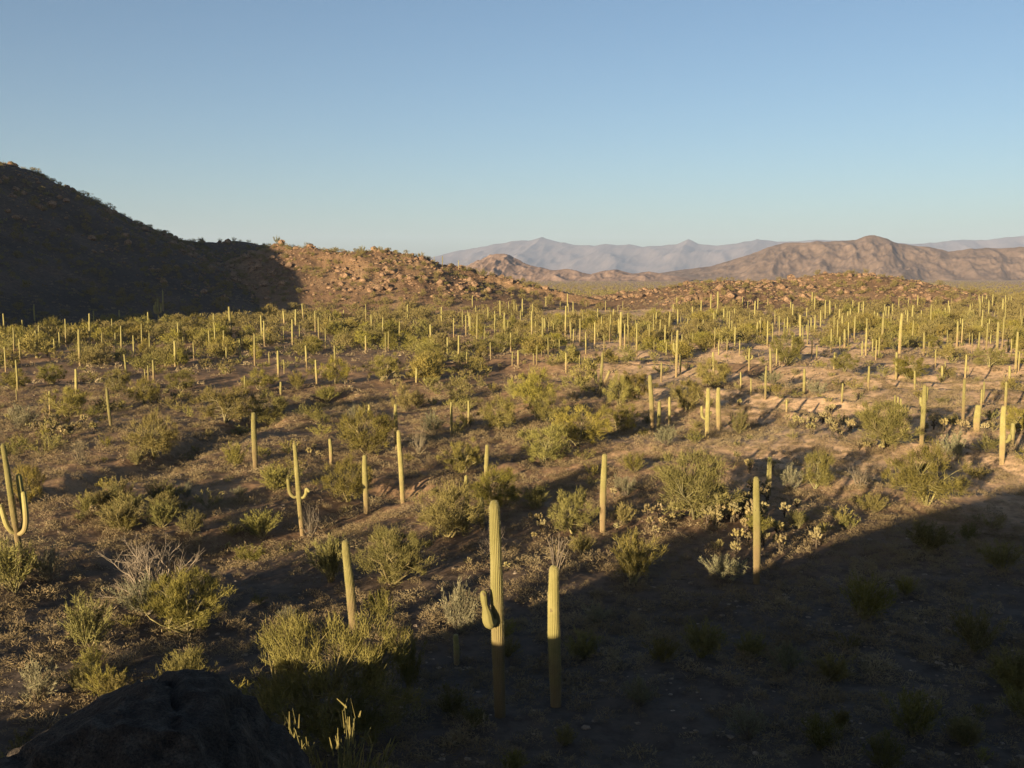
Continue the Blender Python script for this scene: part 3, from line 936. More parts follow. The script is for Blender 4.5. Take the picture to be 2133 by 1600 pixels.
S(1560, 726, 772, 6, 0, label="cross-shaped saguaro with two short arms beside the dark thicket", arms=[arm(-1, .5, .14, .68, .045), arm(1, .52, .14, .7, .045)])
S(2086, 847, 967, 12, -1, hi=True, label="saguaro with a knobby side shoot by the right edge", arms=[arm(1, .40, .11, .53, .035, -.02)])
S(1919, 803, 926, 10, 2, hi=True, label="fork-topped saguaro rising behind the pale-limbed palo verde", arms=[arm(-1, .66, .055, .80, .026), arm(1, .72, .05, .97, .024, .02)])
S(2034, 843, 900, 14, 0, label="very stout barrel-like saguaro on the right sand", hi=True)
S(232, 809, 897, 8, -5, label="saguaro leaning left above the wash bushes at left")
S(826, 842, 936, 9, -1, label="saguaro with sunlit head and fully shaded foot, above the tan-footed one")
S(951, 1318, 1384, 13, 0, label="short dark saguaro wholly in shade, left of the curled-arm one", hi=True)
# the rest of those one can make out: base x, top y, base y (, width)(, lean)
for t in [(12,723,775),(42,707,750),(37,750,815),(76,689,746,6),(167,687,762,7),(160,769,835,8),(35,808,835),(279,699,750),(264,738,786,6,-3),(365,710,764,7),(404,712,750),
          (382,702,730),(309,761,796),(302,769,792),(320,750,791,6),(482,640,707,7,-3),(340,605,648),(531,697,762,6),(551,669,722,5),(580,731,786,7),(592,749,779),(579,654,674),
          (586,653,676),(592,648,679,6),(616,645,683,5),(632,633,671,4,-1),(591,680,714),(624,677,704),(664,661,706,5),(678,684,727),(687,658,684),(639,720,774,6),(660,750,807,6),
          (698,720,768,6),(585,795,822,7),(104,814,863),(472,723,756),(561,733,760),(510,782,818),(688,663,686),(762,699,736,5),(803,693,734),(809,690,731),(713,699,719),(728,660,683),
          (861,667,696),(897,676,708,6),(921,693,713),(932,703,750,5),(955,699,756,5),(945,663,703),(955,653,673),(963,647,686),(974,647,673),(986,673,699),(991,637,663),(999,644,663),
          (1007,647,670),(1017,640,672,5),(1022,713,749),(972,732,757),(1064,693,735),(1067,732,763),(1079,729,763,5),(1073,742,760),(1078,686,709),(1058,667,693),(1071,627,657),
          (1076,635,660),(1109,634,673),(1118,719,760),(1111,735,760),(1128,729,744),(1142,703,740),(1153,709,736),(1179,735,776,5),(1135,663,697,8),(1115,670,699),(1143,670,693),
          (1153,673,696),(1188,670,703),(1194,686,723),(867,767,798,6),(769,842,872,8),(940,837,910,7),(976,834,889,7),(1116,832,870,7),(690,913,968,9),(972,990,1100,10),(1013,926,1011,10),
          (1004,1034,1100,11),(1207,739,765),(1258,696,730),(1245,693,713),(1187,667,693),(1267,660,686),(1223,663,683),(1324,667,696),(1349,676,706),(1287,637,663),(1261,627,650),
          (1221,627,640),(1202,624,640),(1297,627,644),(1364,647,663),(1375,647,663),(1395,650,690),(1418,660,676),(1432,663,683),(1453,676,704),(1443,693,727),(1434,709,732),(1420,696,722),
          (1417,735,779,5),(1399,693,722),(1362,709,732),(1377,755,796,6),(1317,729,744),(1486,734,786,7),(1498,693,726),(1514,706,732),(1540,709,740),(1605,726,779,7),(1617,726,762),
          (1624,730,760),(1594,762,833,6),(1543,775,814),(1564,788,824),(1674,768,824,8),(1687,798,819),(1638,832,860,6),(1359,782,895,10,-6),(1371,836,897,9),(1394,827,882,8),
          (1497,808,896,10,-2),(1308,854,890,7),(1614,647,680),(1620,657,686),(1600,657,676),(1641,657,676),(1645,676,693),(1654,693,717),(1680,676,696),(1701,719,750),(1709,699,722),
          (1737,734,769,6),(1759,686,723,7),(1726,696,720),(1753,798,840,6),(1794,634,653),(1541,663,686),(1561,650,676),(1602,951,1032,11),(1808,763,814,7),(1817,706,735),(1824,709,750),
          (1866,734,792,8),(1871,696,730),(1879,699,722),(1884,699,722),(1893,703,730),(1905,772,812,6),(1924,693,740,6),(1915,699,722),(1948,729,766),(1935,712,730),(1962,762,792,6),
          (1968,752,779),(1993,670,723,6),(2010,739,792,6),(2016,762,785),(2005,791,884,8),(1963,699,716),(2019,693,719),(2037,693,740,6),(2099,703,733),(2106,706,736),(2115,693,779,6),
          (2121,732,773,6),(2102,762,799,7),(2048,795,841,6),(2043,811,853,6),(2093,795,858,8),(2107,880,930,11),(1863,823,870,6),(1869,826,872),(1875,830,874),(1981,621,641),(2078,640,664)]:
    S(*t)
# on the skyline of the hills
for (px, py, Y, hh) in [(98, 384, 470, 3.0), (106, 387, 474, 4.6), (218, 446, 519, 5.6), (229, 452, 523, 2.6), (238, 458, 526, 4.8), (287, 478, 544, 3.4), (905, 578, 459, 3.6), (922, 590, 458, 5.4),
                        (955, 602, 457, 4.8), (413, 508, 574, 3.2)]:
    x, _, _ = P(px, py, Y)
    put_saguaro(0, 0, 0, at=(x, Y, zat(x, Y) - 0.1), h=hh, look="skyline")

# ---- random further saguaros on the far flat (they stand denser to the right)
def occupied(px, py, rad, boxes):
    for (bx, bt, bb) in boxes:
        if abs(px - bx) < rad and bt - 6 < py < bb + 8: return True
    return False
cand = []
tries = 0
while len(cand) < 240 and tries < 9000:
    tries += 1
    px = R_.uniform(-40, 2175)
    py = 638 + 110 * R_.random() ** 1.6
    dens = 0.18 + 0.82 * smooth(900, 1500, np.array(px)) * (1 if py < 735 else 0.45)
    if px < 700 and py < 668: continue
    if py < 668 and 600 < px < 1010 and R_.random() < 0.8: continue
    if py < 656 and 1330 < px < 1960 and R_.random() < 0.75: continue
    if R_.random() > dens: continue
    if occupied(px, py, 5, SAG_DONE): continue
    x, y, z = ground_hit(px, py)
    if y > 620 or (1120 < px < 1400 and y > 350 and R_.random() < 0.7): continue
    hh = float(np.clip(R_.normal(4.7, 1.2), 2.2, 7.5))
    cand.append((px, py, x, y, z, hh))
    SAG_DONE.append((px, py - hh * F / y, py))
n_hand = len([o for o in bpy.data.objects if o.name.startswith("saguaro_cactus")])
cand.sort(key=lambda c: -c[5] / c[3])
n_ind = 300 - n_hand
for c in cand[:n_ind]:
    put_saguaro(0, 0, 0, at=(c[2], c[3], c[4]), h=c[5])
def me_arrays(me):
    V = np.empty(len(me.vertices) * 3, np.float32); me.vertices.foreach_get('co', V); V = V.reshape(-1, 3)
    ls = np.empty(len(me.polygons), np.int32); me.polygons.foreach_get('loop_total', ls)
    lv = np.empty(len(me.loops), np.int32); me.loops.foreach_get('vertex_index', lv)
    st = np.concatenate([[0], np.cumsum(ls)[:-1]])
    out = []
    for k in (3, 4):
        idx = st[ls == k]
        if len(idx): out.append(lv[idx[:, None] + np.arange(k)])
    return V, out
def scatter(name, protos, places, mats, label, cat):
    """one merged mesh of many copies; places: (x, y, z, sx, sz, rot)"""
    Vs = []; fs = {3: [], 4: []}; n = 0
    for i, (x, y, z, sx, sz, ro) in enumerate(places):
        V, fl = protos[i % len(protos)]
        c, s = math.cos(ro), math.sin(ro)
        W = np.stack([(V[:, 0] * c - V[:, 1] * s) * sx + x, (V[:, 0] * s + V[:, 1] * c) * sx + y, V[:, 2] * sz + z], -1)
        for f in fl: fs[f.shape[1]].append(f + n)
        Vs.append(W); n += len(V)
    faces = [np.concatenate(v) for v in fs.values() if v]
    o = link(name, make_mesh(name, np.concatenate(Vs), faces, mats, False))
    o["kind"] = "stuff"; o["label"] = label; o["category"] = cat
    return o
if len(cand) > n_ind:
    pr = [me_arrays(saguaro_geo(1.0, 0.045, (0, 0), 8, 5, 0, seed=30 + k).mesh("t", [M_SAG], True)) for k in range(3)]
    scatter("distant_saguaros", pr, [(c[2], c[3], c[4] - .05, c[5], c[5], R_.uniform(0, 6)) for c in cand[n_ind:]], [M_SAG],
            "tiny far saguaros scattered over the flat before the hills", "saguaro cacti")

# ---- trees and shrubs ---------------------------------------------------------------
PALO = [palo_meshes("palo_verde", 100 + k, 80, 90, wide=(0.66, 0.60, 0.72, 0.58, 0.78)[k], limbs=4 + k % 3, gap=0.75, lo=0.10, sig=0.044) for k in range(5)]
PALO_BIG = palo_meshes("big_palo", 140, 170, 150, wide=0.66, leaf=(0.03, 0.075), lw=(0.003, 0.0055), lo=0.06, up=0.75, limbs=9, sig=0.036, gap=0.8, mat_leaf=M_PALOB)
PALO_BIG2 = palo_meshes("tall_bush", 141, 110, 130, wide=0.55, leaf=(0.04, 0.09), lw=(0.0045, 0.008), lo=0.08, up=0.85, limbs=8, sig=0.038, gap=0.8, mat_leaf=M_PALOB)
PALO_SM = [palo_meshes("small_palo", 160 + k, 48, 34, wide=(0.62, 0.7, 0.56, 0.75)[k], leaf=(0.08, 0.16), lw=(0.016, 0.028), limbs=4, sig=0.065, gap=0.6) for k in range(4)]
PALO_JOIN = []
for a, b in PALO_SM:
    Va, Fa = me_arrays(a); Vb, Fb = me_arrays(b)
    fl = Fa + [f + len(Va) for f in Fb]
    mi = np.concatenate([np.full(len(f), 0) for f in Fa] + [np.full(len(f), 1) for f in Fb])
    PALO_JOIN.append(make_mesh("small_palo_verde_shape", np.concatenate([Va, Vb]), fl, [M_BARK, M_PALO], False, mi))
CREO = [shrub_meshes("creosote", 200 + k, 34 + 4 * k, 50, spread=(0.85, 1.0, 0.75)[k]) for k in range(3)]
GREYB = [shrub_meshes("grey_brush", 220 + k, 30, 46, spread=1.05, mat_leaf=M_GREY, mat_stem=M_DEAD, lw=(0.010, 0.018)) for k in range(2)]
CREO_JOIN = []
for k in range(4):
    a, b = shrub_meshes("small_creosote", 240 + k, 18, 16, spread=0.95, leaf=(0.09, 0.17), lw=(0.024, 0.042), forks=1)
    Va, Fa = me_arrays(a); Vb, Fb = me_arrays(b)
    fl = Fa + [f + len(Va) for f in Fb]
    mi = np.concatenate([np.full(len(f), 0) for f in Fa] + [np.full(len(f), 1) for f in Fb])
    CREO_JOIN.append(make_mesh("small_creosote_shape", np.concatenate([Va, Vb]), fl, [M_BARK, M_CREO], False, mi))
BARE = [bare_mesh("bare_shrub_shape", 260 + k, 15, 1.1) for k in range(3)]
BARE_BIG = bare_mesh("bare_tree_shape", 270, 9, 0.95, 0.024, 4, 4)
OCO = bare_mesh("ocotillo_shape", 275, 20, 0.55, 0.013, 1, 0)
CHOLLA = [cholla_meshes("cholla", 280 + k) for k in range(4)]
EMP = {}
PALO_N = 0; CREO_N = 0

def proto_thing(key, name, parts):
    if key not in EMP:
        o = thing(name, "", "plant", (0, 0, -400))
        for pn, me in parts: link(pn, me, o)
        EMP[key] = o; return o, True
    return EMP[key], False

def put_parts(key, name, parts, x, y, z, sw, sh, rot=None):
    o, new = proto_thing(key, name, parts)
    rot = float(R_.uniform(0, 6.28)) if rot is None else rot
    if new:
        o.location = (x, y, z); o.rotation_euler = (0, 0, rot); o.scale = (sw, sw, sh)
    else:
        o = dup(o, (x, y, z), rot, (sw, sw, sh))
    return o

TREE_BOX = []
def T(cx, top, base, width, kind, label=None, look=None, rot=None):
    x, y, z = ground_hit(cx, base)
    ppx, ppy, depth = project(x, y, z)
    k = depth / F
    hgt = (base - top) * k; wid = width * k
    # crown meshes are about 1.25 x their height wide at unit scale
    TREE_BOX.append((cx, top, base, width))
    i = int(R_.integers(0, 100))
    if kind == 'p':
        m = i % 5; ww = (0.66, 0.60, 0.72, 0.58, 0.78)[m]
        o = put_parts(('p', m), "palo_verde_tree", [("trunk", PALO[m][0]), ("crown", PALO[m][1])], x, y, z, wid / (2.05 * ww), hgt / 1.0, rot)
        nn, cat, grp = "palo verde", "tree", "palo verde trees of the desert flat"
    elif kind == 'B':
        o = put_parts('B', "palo_verde_bush", [("trunk", PALO_BIG[0]), ("crown", PALO_BIG[1])], x, y, z, wid / (2.05 * .66), hgt, rot)
        nn, cat, grp = "palo verde bush", "bush", None
    elif kind == 'b':
        o = put_parts('b', "palo_verde_bush", [("trunk", PALO_BIG2[0]), ("crown", PALO_BIG2[1])], x, y, z, wid / (2.05 * .55), hgt, rot)
        nn, cat, grp = "palo verde bush", "bush", "upright palo verde bushes"
    elif kind == 'c':
        m = i % 3
        o = put_parts(('c', m), "creosote_bush", [("stems", CREO[m][0]), ("foliage", CREO[m][1])], x, y, z, wid / 1.55, hgt, rot)
        nn, cat, grp = "creosote bush", "bush", "creosote bushes of the desert flat"
    elif kind == 'g':
        m = i % 2
        o = put_parts(('g', m), "brush_shrub", [("stems", GREYB[m][0]), ("foliage", GREYB[m][1])], x, y, z, wid / 1.6, hgt, rot)
        nn, cat, grp = "grey-leaved shrub", "shrub", "grey shrubs of the desert flat"
    elif kind == 'd':
        o = link("bare_shrub", BARE[i % 3], None, (x, y, z), float(R_.uniform(0, 6.28)) if rot is None else rot, (wid / 1.6, wid / 1.6, hgt / 0.95))
        nn, cat, grp = "leafless grey shrub", "shrub", "leafless shrubs of the desert flat"
    elif kind == 'D':
        o = link("bare_tree", BARE_BIG, None, (x, y, z), 0.6, (wid / 1.05, wid / 1.05, hgt / 0.95))
        nn, cat, grp = "leafless tree", "tree", None
    elif kind == 'o':
        o = link("ocotillo", OCO, None, (x, y, z), 0, (wid / 0.7, wid / 0.7, hgt / 0.55))
        nn, cat, grp = "ocotillo", "shrub", None
    if label: tag(o, label, cat, grp)
    else:
        if look is None: look = "large" if hgt > 3.6 else "small" if hgt < 1.9 else "medium"
        ITEMS.append((o, cx, (top + base) / 2, look, nn, cat, grp))
    return o

T(690, 1262, 1560, 350, 'B', "huge olive bush in front, its top sunlit and its base in shade", rot=0.4)
T(852, 1305, 1440, 80, 'c', "small upright bush with sunlit tips right of the huge front bush")
T(815, 1098, 1215, 150, 'b', "tall flaring olive bush behind the bent saguaro")
T(690, 1108, 1212, 110, 'c', "dull dark bush left of the tall flaring olive bush")
T(935, 1005, 1118, 150, 'p', "round olive palo verde left of the curled-arm saguaro's tip")
T(1030, 972, 1060, 110, 'p', "palo verde behind the tip of the curled-arm saguaro")
T(1195, 1015, 1112, 92, 'p', "rounded yellow-green palo verde left of the straight saguaro")
T(1318, 1103, 1215, 146, 'c', "wide bush at the shadow's edge right of the blunt saguaro")
T(1448, 938, 1080, 176, 'p', "broad palo verde sprawling above the cholla patch")
T(320, 1118, 1260, 185, 'D', "pale leafless tree top rising out of the left bushes")
T(390, 1186, 1318, 176, 'b', "yellow-green bush in front of the pale leafless tree")
T(300, 1190, 1280, 160, 'g', "grey twiggy shrub below the pale leafless tree")
T(182, 1232, 1350, 140, 'c', "rounded bush left of the yellow-green bush in the left foreground")
T(75, 1366, 1465, 112, 'g', "brownish shrub at the left edge beside the dark boulder")
T(30, 1120, 1232, 130, 'c', "bush round the foot of the many-armed saguaro")
T(105, 1128, 1215, 90, 'g', "spiky shrub right of the many-armed saguaro's foot")
T(58, 965, 1050, 66, 'p', "narrow palo verde behind the many-armed saguaro")
T(170, 893, 968, 70, 'd', "leafless grey shrub above the wash at left")
T(320, 862, 956, 112, 'p', "round golden palo verde on the far bank of the wash")
T(285, 930, 968, 45, 'c', "small bush at the foot of the round golden palo verde")
T(490, 917, 975, 66, 'c', "bush left of the lumpy-headed saguaro by the wash")
T(722, 955, 1045, 118, 'p', "low spreading palo verde left of the spindle-shaped saguaro")
T(765, 850, 945, 124, 'p', "palo verde between two saguaros in the middle distance")
T(872, 865, 945, 60, 'd', "leafless shrub right of the half-shaded saguaro")
T(962, 915, 985, 98, 'p', "low palo verde behind the round olive one")
T(1135, 885, 965, 110, 'p', "front palo verde of the olive thicket")
T(1205, 850, 928, 120, 'p', "palo verde at the right of the olive thicket")
T(1285, 838, 900, 90, 'p', "palo verde at the thicket's far right end")
T(1110, 768, 845, 100, 'p', "palo verde above the left end of the thicket")
T(1140, 815, 880, 80, 'p', None, None)
T(1040, 826, 895, 76, 'p', "dome-shaped palo verde above the low ones")
T(470, 798, 880, 115, 'p', "palo verde with a double crown left of the wash head")
T(560, 815, 885, 84, 'p', "palo verde above the lumpy-headed saguaro")
T(300, 787, 845, 72, 'p', "palo verde behind the leaning saguaro")
T(140, 806, 868, 84, 'p', None, None)
T(42, 835, 895, 84, 'g', None, None)
T(245, 768, 818, 60, 'p')
T(1845, 835, 930, 130, 'p', "palo verde behind the pale-limbed one")
T(1930, 926, 1052, 172, 'p', "large palo verde with pale limbs above the right shadow edge")
T(1790, 945, 1018, 96, 'd', "grey leafless shrub left of the pale-limbed palo verde")
T(1990, 892, 960, 76, 'g', "grey-green shrub right of the forked-top saguaro")
T(1700, 938, 1018, 76, 'p', "upright palo verde left of the grey leafless shrub")
T(1645, 962, 1020, 66, 'g', None, None)
T(2118, 848, 900, 70, 'p', "green palo verde cut by the right edge")
T(960, 1196, 1318, 110, 'g', "brown half-shaded shrub left of the curled-arm saguaro")
T(265, 1345, 1396, 90, 'd', "dry brown shrub just behind the dark boulder")
T(1510, 1150, 1206, 116, 'g', "dry pale grass-like shrub at the shadow's edge, left of the slim saguaro")
T(1157, 1100, 1186, 66, 'o', "spray of bare wands behind the blunt saguaro")
T(1022, 1085, 1160, 92, 'd', "leafless shrub behind the curled-arm saguaro's stem")
T(648, 1030, 1118, 72, 'd', "grey shrub at the foot of the two-armed saguaro")
T(545, 1058, 1120, 92, 'c', "dark bush left of the two-armed saguaro")
T(790, 1222, 1296, 74, 'c', None, None)
T(600, 1258, 1296, 46, 'g')
T(1300, 985, 1035, 56, 'g')
T(1320, 940, 985, 66, 'c')
T(1610, 770, 800, 60, 'g')
T(1485, 748, 806, 76, 'p', "dark-shadowed palo verde in the thicket behind the one-armed saguaro")
T(1430, 790, 855, 70, 'p')
T(1325, 770, 835, 80, 'p')
T(1290, 780, 848, 70, 'p')
T(1540, 850, 905, 60, 'c')
T(1390, 880, 930, 60, 'g')
T(840, 800, 858, 56, 'p', None, None)
T(680, 802, 838, 60, 'c')
T(740, 840, 880, 50, 'g')
T(900, 850, 905, 60, 'g')
T(380, 770, 815, 64, 'p')
T(540, 770, 812, 80, 'p')
T(620, 770, 812, 50, 'c')
T(30, 770, 812, 66, 'p')
T(110, 755, 800, 66, 'p')
T(700, 745, 800, 76, 'p', None, None)
T(800, 735, 790, 80, 'p')
T(870, 810, 850, 44, 'c')
T(1070, 790, 830, 50, 'c')
T(1640, 690, 760, 70, 'p')
T(1760, 735, 775, 66, 'p')
T(1895, 738, 790, 80, 'p')
T(1700, 790, 824, 50, 'g')
T(2060, 720, 765, 76, 'p')
T(500, 1010, 1035, 40, 'g')
T(390, 1000, 1036, 40, 'g')
T(1935, 1085, 1150, 120, 'c', "dim bush in full shade below the pale-limbed palo verde")
T(1800, 1190, 1290, 130, 'c', "dim bush in full shade at right, below the cholla patch")
T(1460, 1285, 1370, 120, 'c')
T(1640, 1330, 1400, 100, 'g')
T(2030, 1260, 1360, 130, 'c')
T(1330, 1400, 1470, 90, 'g')
T(1900, 1430, 1530, 140, 'c')
T(1560, 1460, 1540, 110, 'g')
T(2090, 1120, 1190, 100, 'c')
T(1240, 1250, 1300, 70, 'g')

# the sunlit tuft on the near slope, and the boulder beside it
x, y = -2.2, 12.0
o = put_parts(('c', 1), "creosote_bush", [("stems", CREO[1][0]), ("foliage", CREO[1][1])], x, y, zat(x, y) - 0.1, 1.5, 3.05, 1.0)
tag(o, "bright sunlit tuft of upright twigs at the bottom edge, right of the boulder", "bush", "creosote bushes of the desert flat")

def boulder():
    import bmesh
    bm = bmesh.new(); bmesh.ops.create_icosphere(bm, subdivisions=6, radius=1.0)
    V = np.array([v.co[:] for v in bm.verts]); Fc = np.array([[v.index for v in f.verts] for f in bm.faces]); bm.free()
    def cut(n, o, k=0.9):
        nonlocal V
        n = np.array(n, float); n /= np.linalg.norm(n)
        V = V - np.clip(V @ n - o, 0, None)[:, None] * n * k
    cut((0.80, 0.1, 0.55), 0.80); cut((-0.50, 0.1, 0.86), 0.68); cut((-0.75, -0.2, 0.5), 0.86); cut((0.05, 0.0, 1.0), 0.86); cut((0.1, -0.7, 0.7), 0.78); cut((0.95, -0.1, 0.15), 0.86); cut((-0.2, -0.95, 0.2), 0.8)
    n1 = fbm(V[:, 0] * 1.6 + 3, V[:, 1] * 1.6 + V[:, 2] * 1.3, 5, 5)
    n2 = fbm(V[:, 0] * 7 - V[:, 2] * 5, V[:, 1] * 7 + V[:, 2] * 4, 8, 4)
    n3 = np.abs(noise2(V[:, 0] * 2.2 + V[:, 1] * 1.1, V[:, 2] * 2.2 - V[:, 0], 12))
    n4 = ridged(V[:, 0] * 2.6 + V[:, 1], V[:, 2] * 2.6 - V[:, 1] * 1.3, 33, 5)
    V = V * (1 + 0.04 * n1 + 0.022 * n2 + 0.035 * n4 - 0.05 * np.exp(-(n3 / 0.05) ** 2))[:, None]
    V = V * np.array([1.36, 1.3, 1.36])
    me = make_mesh("boulder_shape", V, [Fc], [M_GRAN], True)
    o = link("boulder", me, None, (-2.20, 5.1, 11.53), 0.0)
    tag(o, "big dark granite boulder filling the bottom left corner", "boulder")
boulder()

# ---- chollas: hand-read heads, then the patches
def cholla(px, base, hpx, label=None):
    x, y, z = ground_hit(px, base)
    ppx, ppy, depth = project(x, y, z)
    h = hpx * depth / F
    m = int(R_.integers(0, 4))
    o = put_parts(('ch', m), "cholla_cactus", [("stem", CHOLLA[m][0]), ("joints", CHOLLA[m][1])], x, y, z, h * 0.95, h)
    ITEMS.append((o, px, base - hpx / 2, "tall" if h > 1.5 else "small" if h < 0.85 else "pale", "cholla", "cholla cactus", "teddy-bear chollas"))
for (px, base, hp) in [(1350, 1085, 36), (1352, 1105, 30), (1278, 1042, 28), (1290, 1075, 26), (1284, 1112, 24), (1444, 1080, 30), (1474, 1090, 34), (1490, 1098, 28), (1508, 1088, 30),
                       (1520, 1078, 26), (1547, 1076, 30), (1536, 1136, 38), (1553, 1112, 34), (1500, 1152, 30), (1531, 1162, 36), (1590, 1138, 34), (1558, 1136, 28), (1617, 1120, 40),
                       (1624, 1152, 44), (1634, 1078, 32), (1590, 1086, 28), (1700, 1142, 42), (1702, 1120, 24), (1455, 1048, 24), (1535, 965, 26), (1560, 985, 30), (1660, 1060, 22), (1380, 1100, 24),
                       (1365, 1120, 26), (1400, 1090, 22), (1120, 1095, 28), (1128, 1110, 30), (1112, 1128, 20), (1105, 1085, 18), (1052, 1052, 14), (975, 1185, 26), (1055, 1190, 20),
                       (2010, 905, 30), (1945, 895, 34), (1965, 900, 30), (1925, 905, 26), (1998, 898, 26), (2050, 905, 26), (1790, 938, 22), (1805, 942, 24), (1820, 936, 22), (1835, 944, 22),
                       (1540, 848, 18), (1640, 880, 18), (1675, 895, 28), (1690, 905, 24), (1715, 880, 20), (1750, 915, 22), (1610, 980, 22), (195, 1078, 26), (182, 1072, 20), (208, 1070, 18),
                       (345, 1050, 18), (370, 1040, 20), (355, 1062, 16), (240, 1072, 16), (645, 955, 24), (665, 960, 22), (655, 940, 18), (905, 880, 18), (1000, 870, 16), (905, 862, 14), (1145, 870, 20),
                       (475, 1150, 22), (600, 1290, 20)]:
    cholla(px, base, hp)
for (cx, cy, sx, sy, n) in [(1520, 1075, 110, 36, 34), (110, 905, 70, 16, 20), (70, 885, 50, 14, 10), (340, 825, 50, 16, 12), (810, 800, 40, 10, 10), (330, 745, 60, 14, 12), (200, 735, 60, 10, 10),
                            (1740, 890, 70, 26, 16), (1000, 770, 80, 14, 8)]:
    for i in range(n):
        px = cx + R_.normal() * sx * 0.6; py = cy + R_.normal() * sy * 0.6
        x, y, z = ground_hit(px, py)
        cholla(px, py, float(R_.uniform(0.8, 1.3)) * F / y)

# ---- the rest of the trees and bushes, denser towards the hills
GREEN = 0
def clear_of(px, py, hpx):
    """keeps chance-placed plants from standing in front of the ones read from the photo"""
    for (bx, bt, bb, bw) in TREE_BOX:
        if abs(px - bx) < bw * 0.5 + hpx * 0.4 and bt - 0.1 * hpx < py < bb + hpx * 0.75: return False
    for (bx, bt, bb) in SAG_DONE[:260]:
        if abs(px - bx) < hpx * 0.5 + 2 and bb < py < bb + hpx * 0.7 and bb - bt > 30: return False
    return True
trees = []; shrubs = []
def open_view(px, y):
    """the gap between the hills stays low so that the shadow on the plain shows"""
    return ((px > 1120) & (px < 1400) & (y > 350) & (y < 640))
n = 60000
ys = 112 + 478 * R_.random(n) ** 0.8
xs = R_.uniform(-0.56, 0.56, n) * ys
hl_, hm_, hr_ = hills_parts(xs, ys)
hill = np.maximum(np.maximum(hl_, hm_), hr_)
pxs, pys, deps = project(xs, ys, 0.0)
dens = 0.66 + 0.9 * noise2(xs / 30, ys / 30, 55)
dens = np.where(hill > 3, dens * np.where(hm_ > 3, 1.4, np.where(hr_ > 3, 1.05, 0.8)), dens)
dens = np.where((pxs > 1350) & (pys > 770) & (pys < 960), dens * 0.30, dens)
dens = np.where(pys > 800, dens * np.where(pxs < 1200, 0.25, 0.1), dens)
dens = np.where(open_view(pxs, ys), dens * 0.12, dens)
keep = (R_.random(n) < dens) & (pxs > -30) & (pxs < 2163)
xs, ys, hill = xs[keep][:2900], ys[keep][:2900], hill[keep][:2900]
zs = height(xs, ys)
for x, y, z, hi_ in zip(xs, ys, zs, hill):
    h = float(np.clip(R_.normal(2.8, 0.8), 1.4, 4.8)) * (0.6 if hi_ > 3 else 1)
    px, py, dep = project(x, y, z)
    if clear_of(px, py, h * F / dep): trees.append((x, y, z, h, px, py, dep))
ys = 28 + 552 * R_.random(n) ** 1.15
xs = R_.uniform(-0.56, 0.56, n) * ys
pxs, pys, deps = project(xs, ys, 0.0)
dens = 0.5 + 0.9 * noise2(xs / 14, ys / 14, 56)
dens = np.where((pxs > 1350) & (pys > 770) & (pys < 960), dens * 0.6, dens)
dens = np.where(open_view(pxs, ys), dens * 0.35, dens)
dens = np.where(pys > 960, dens * 0.4, dens)
keep = (R_.random(n) < dens) & (pxs > -30) & (pxs < 2163)
xs, ys = xs[keep][:4200], ys[keep][:4200]
zs = height(xs, ys)
for x, y, z in zip(xs, ys, zs):
    h = float(np.clip(R_.normal(1.05, 0.35), 0.5, 2.0))
    px, py, dep = project(x, y, z)
    if clear_of(px, py, h * F / dep): shrubs.append((x, y, z, h, px, py, dep))
trees.sort(key=lambda t: -t[3] / t[6]); shrubs.sort(key=lambda t: -t[3] / t[6])
n_pal = 300 - len([o for o in bpy.data.objects if o.name.startswith("palo_verde_tree")])
rest = []
k = 0
for (x, y, z, h, px, py, dep) in trees:
    if not (-30 < px < 2163): continue
    if k < n_pal:
        k += 1
        w = h * float(R_.uniform(0.85, 1.2))
        m = int(R_.integers(0, 4))
        if h * F / dep > 34:
            o = put_parts(('ps', m), "palo_verde_tree", [("trunk", PALO_SM[m][0]), ("crown", PALO_SM[m][1])], x, y, z - 0.05, w, h)
        else:
            o = link("palo_verde_tree", PALO_JOIN[m], None, (x, y, z - 0.05), float(R_.uniform(0, 6.28)), (w, w, h))
        ITEMS.append((o, px, py - h * F / dep / 2, "large" if h > 3.6 else "small" if h < 2.3 else "rounded", "palo verde", "tree", "palo verde trees of the desert flat"))
    else:
        rest.append((x, y, z - 0.05, h * R_.uniform(.85, 1.2), h, R_.uniform(0, 6.28)))
def leaf_proto(seed, nc, ns, leaf, lw, wide):
    return me_arrays(palo_meshes("t", seed, nc, ns, wide=wide, leaf=leaf, lw=lw, limbs=3, sig=0.08)[1])
if rest:
    scatter("distant_trees", [leaf_proto(300 + k, 30, 12, (0.12, 0.22), (0.035, 0.06), 0.65 + 0.05 * k) for k in range(4)], rest, [M_PALO],
            "small far palo verdes merging into olive scrub below and on the hills", "trees")
n_cre = 300 - len([o for o in bpy.data.objects if o.name.startswith("creosote_bush")])
rest = []; k = 0
for (x, y, z, h, px, py, dep) in shrubs:
    if not (-30 < px < 2163): continue
    if k < n_cre:
        k += 1
        w = h * float(R_.uniform(0.9, 1.3))
        m = int(R_.integers(0, 4))
        if h * F / dep > 40:
            m = m % 3
            o = put_parts(('c', m), "creosote_bush", [("stems", CREO[m][0]), ("foliage", CREO[m][1])], x, y, z, w * 0.9, h)
        else:
            o = link("creosote_bush", CREO_JOIN[m], None, (x, y, z - 0.03), float(R_.uniform(0, 6.28)), (w, w, h))
        ITEMS.append((o, px, py - h * F / dep / 2, "low" if h < 0.9 else "tall" if h > 1.4 else "rounded", "bush", "bush", "creosote bushes of the desert flat"))
    else:
        rest.append((x, y, z - 0.03, h * R_.uniform(.9, 1.3), h, R_.uniform(0, 6.28)))
pr = [me_arrays(shrub_meshes("t", 320 + k, 14, 7, leaf=(0.12, 0.22), lw=(0.05, 0.09), forks=0)[1]) for k in range(4)]
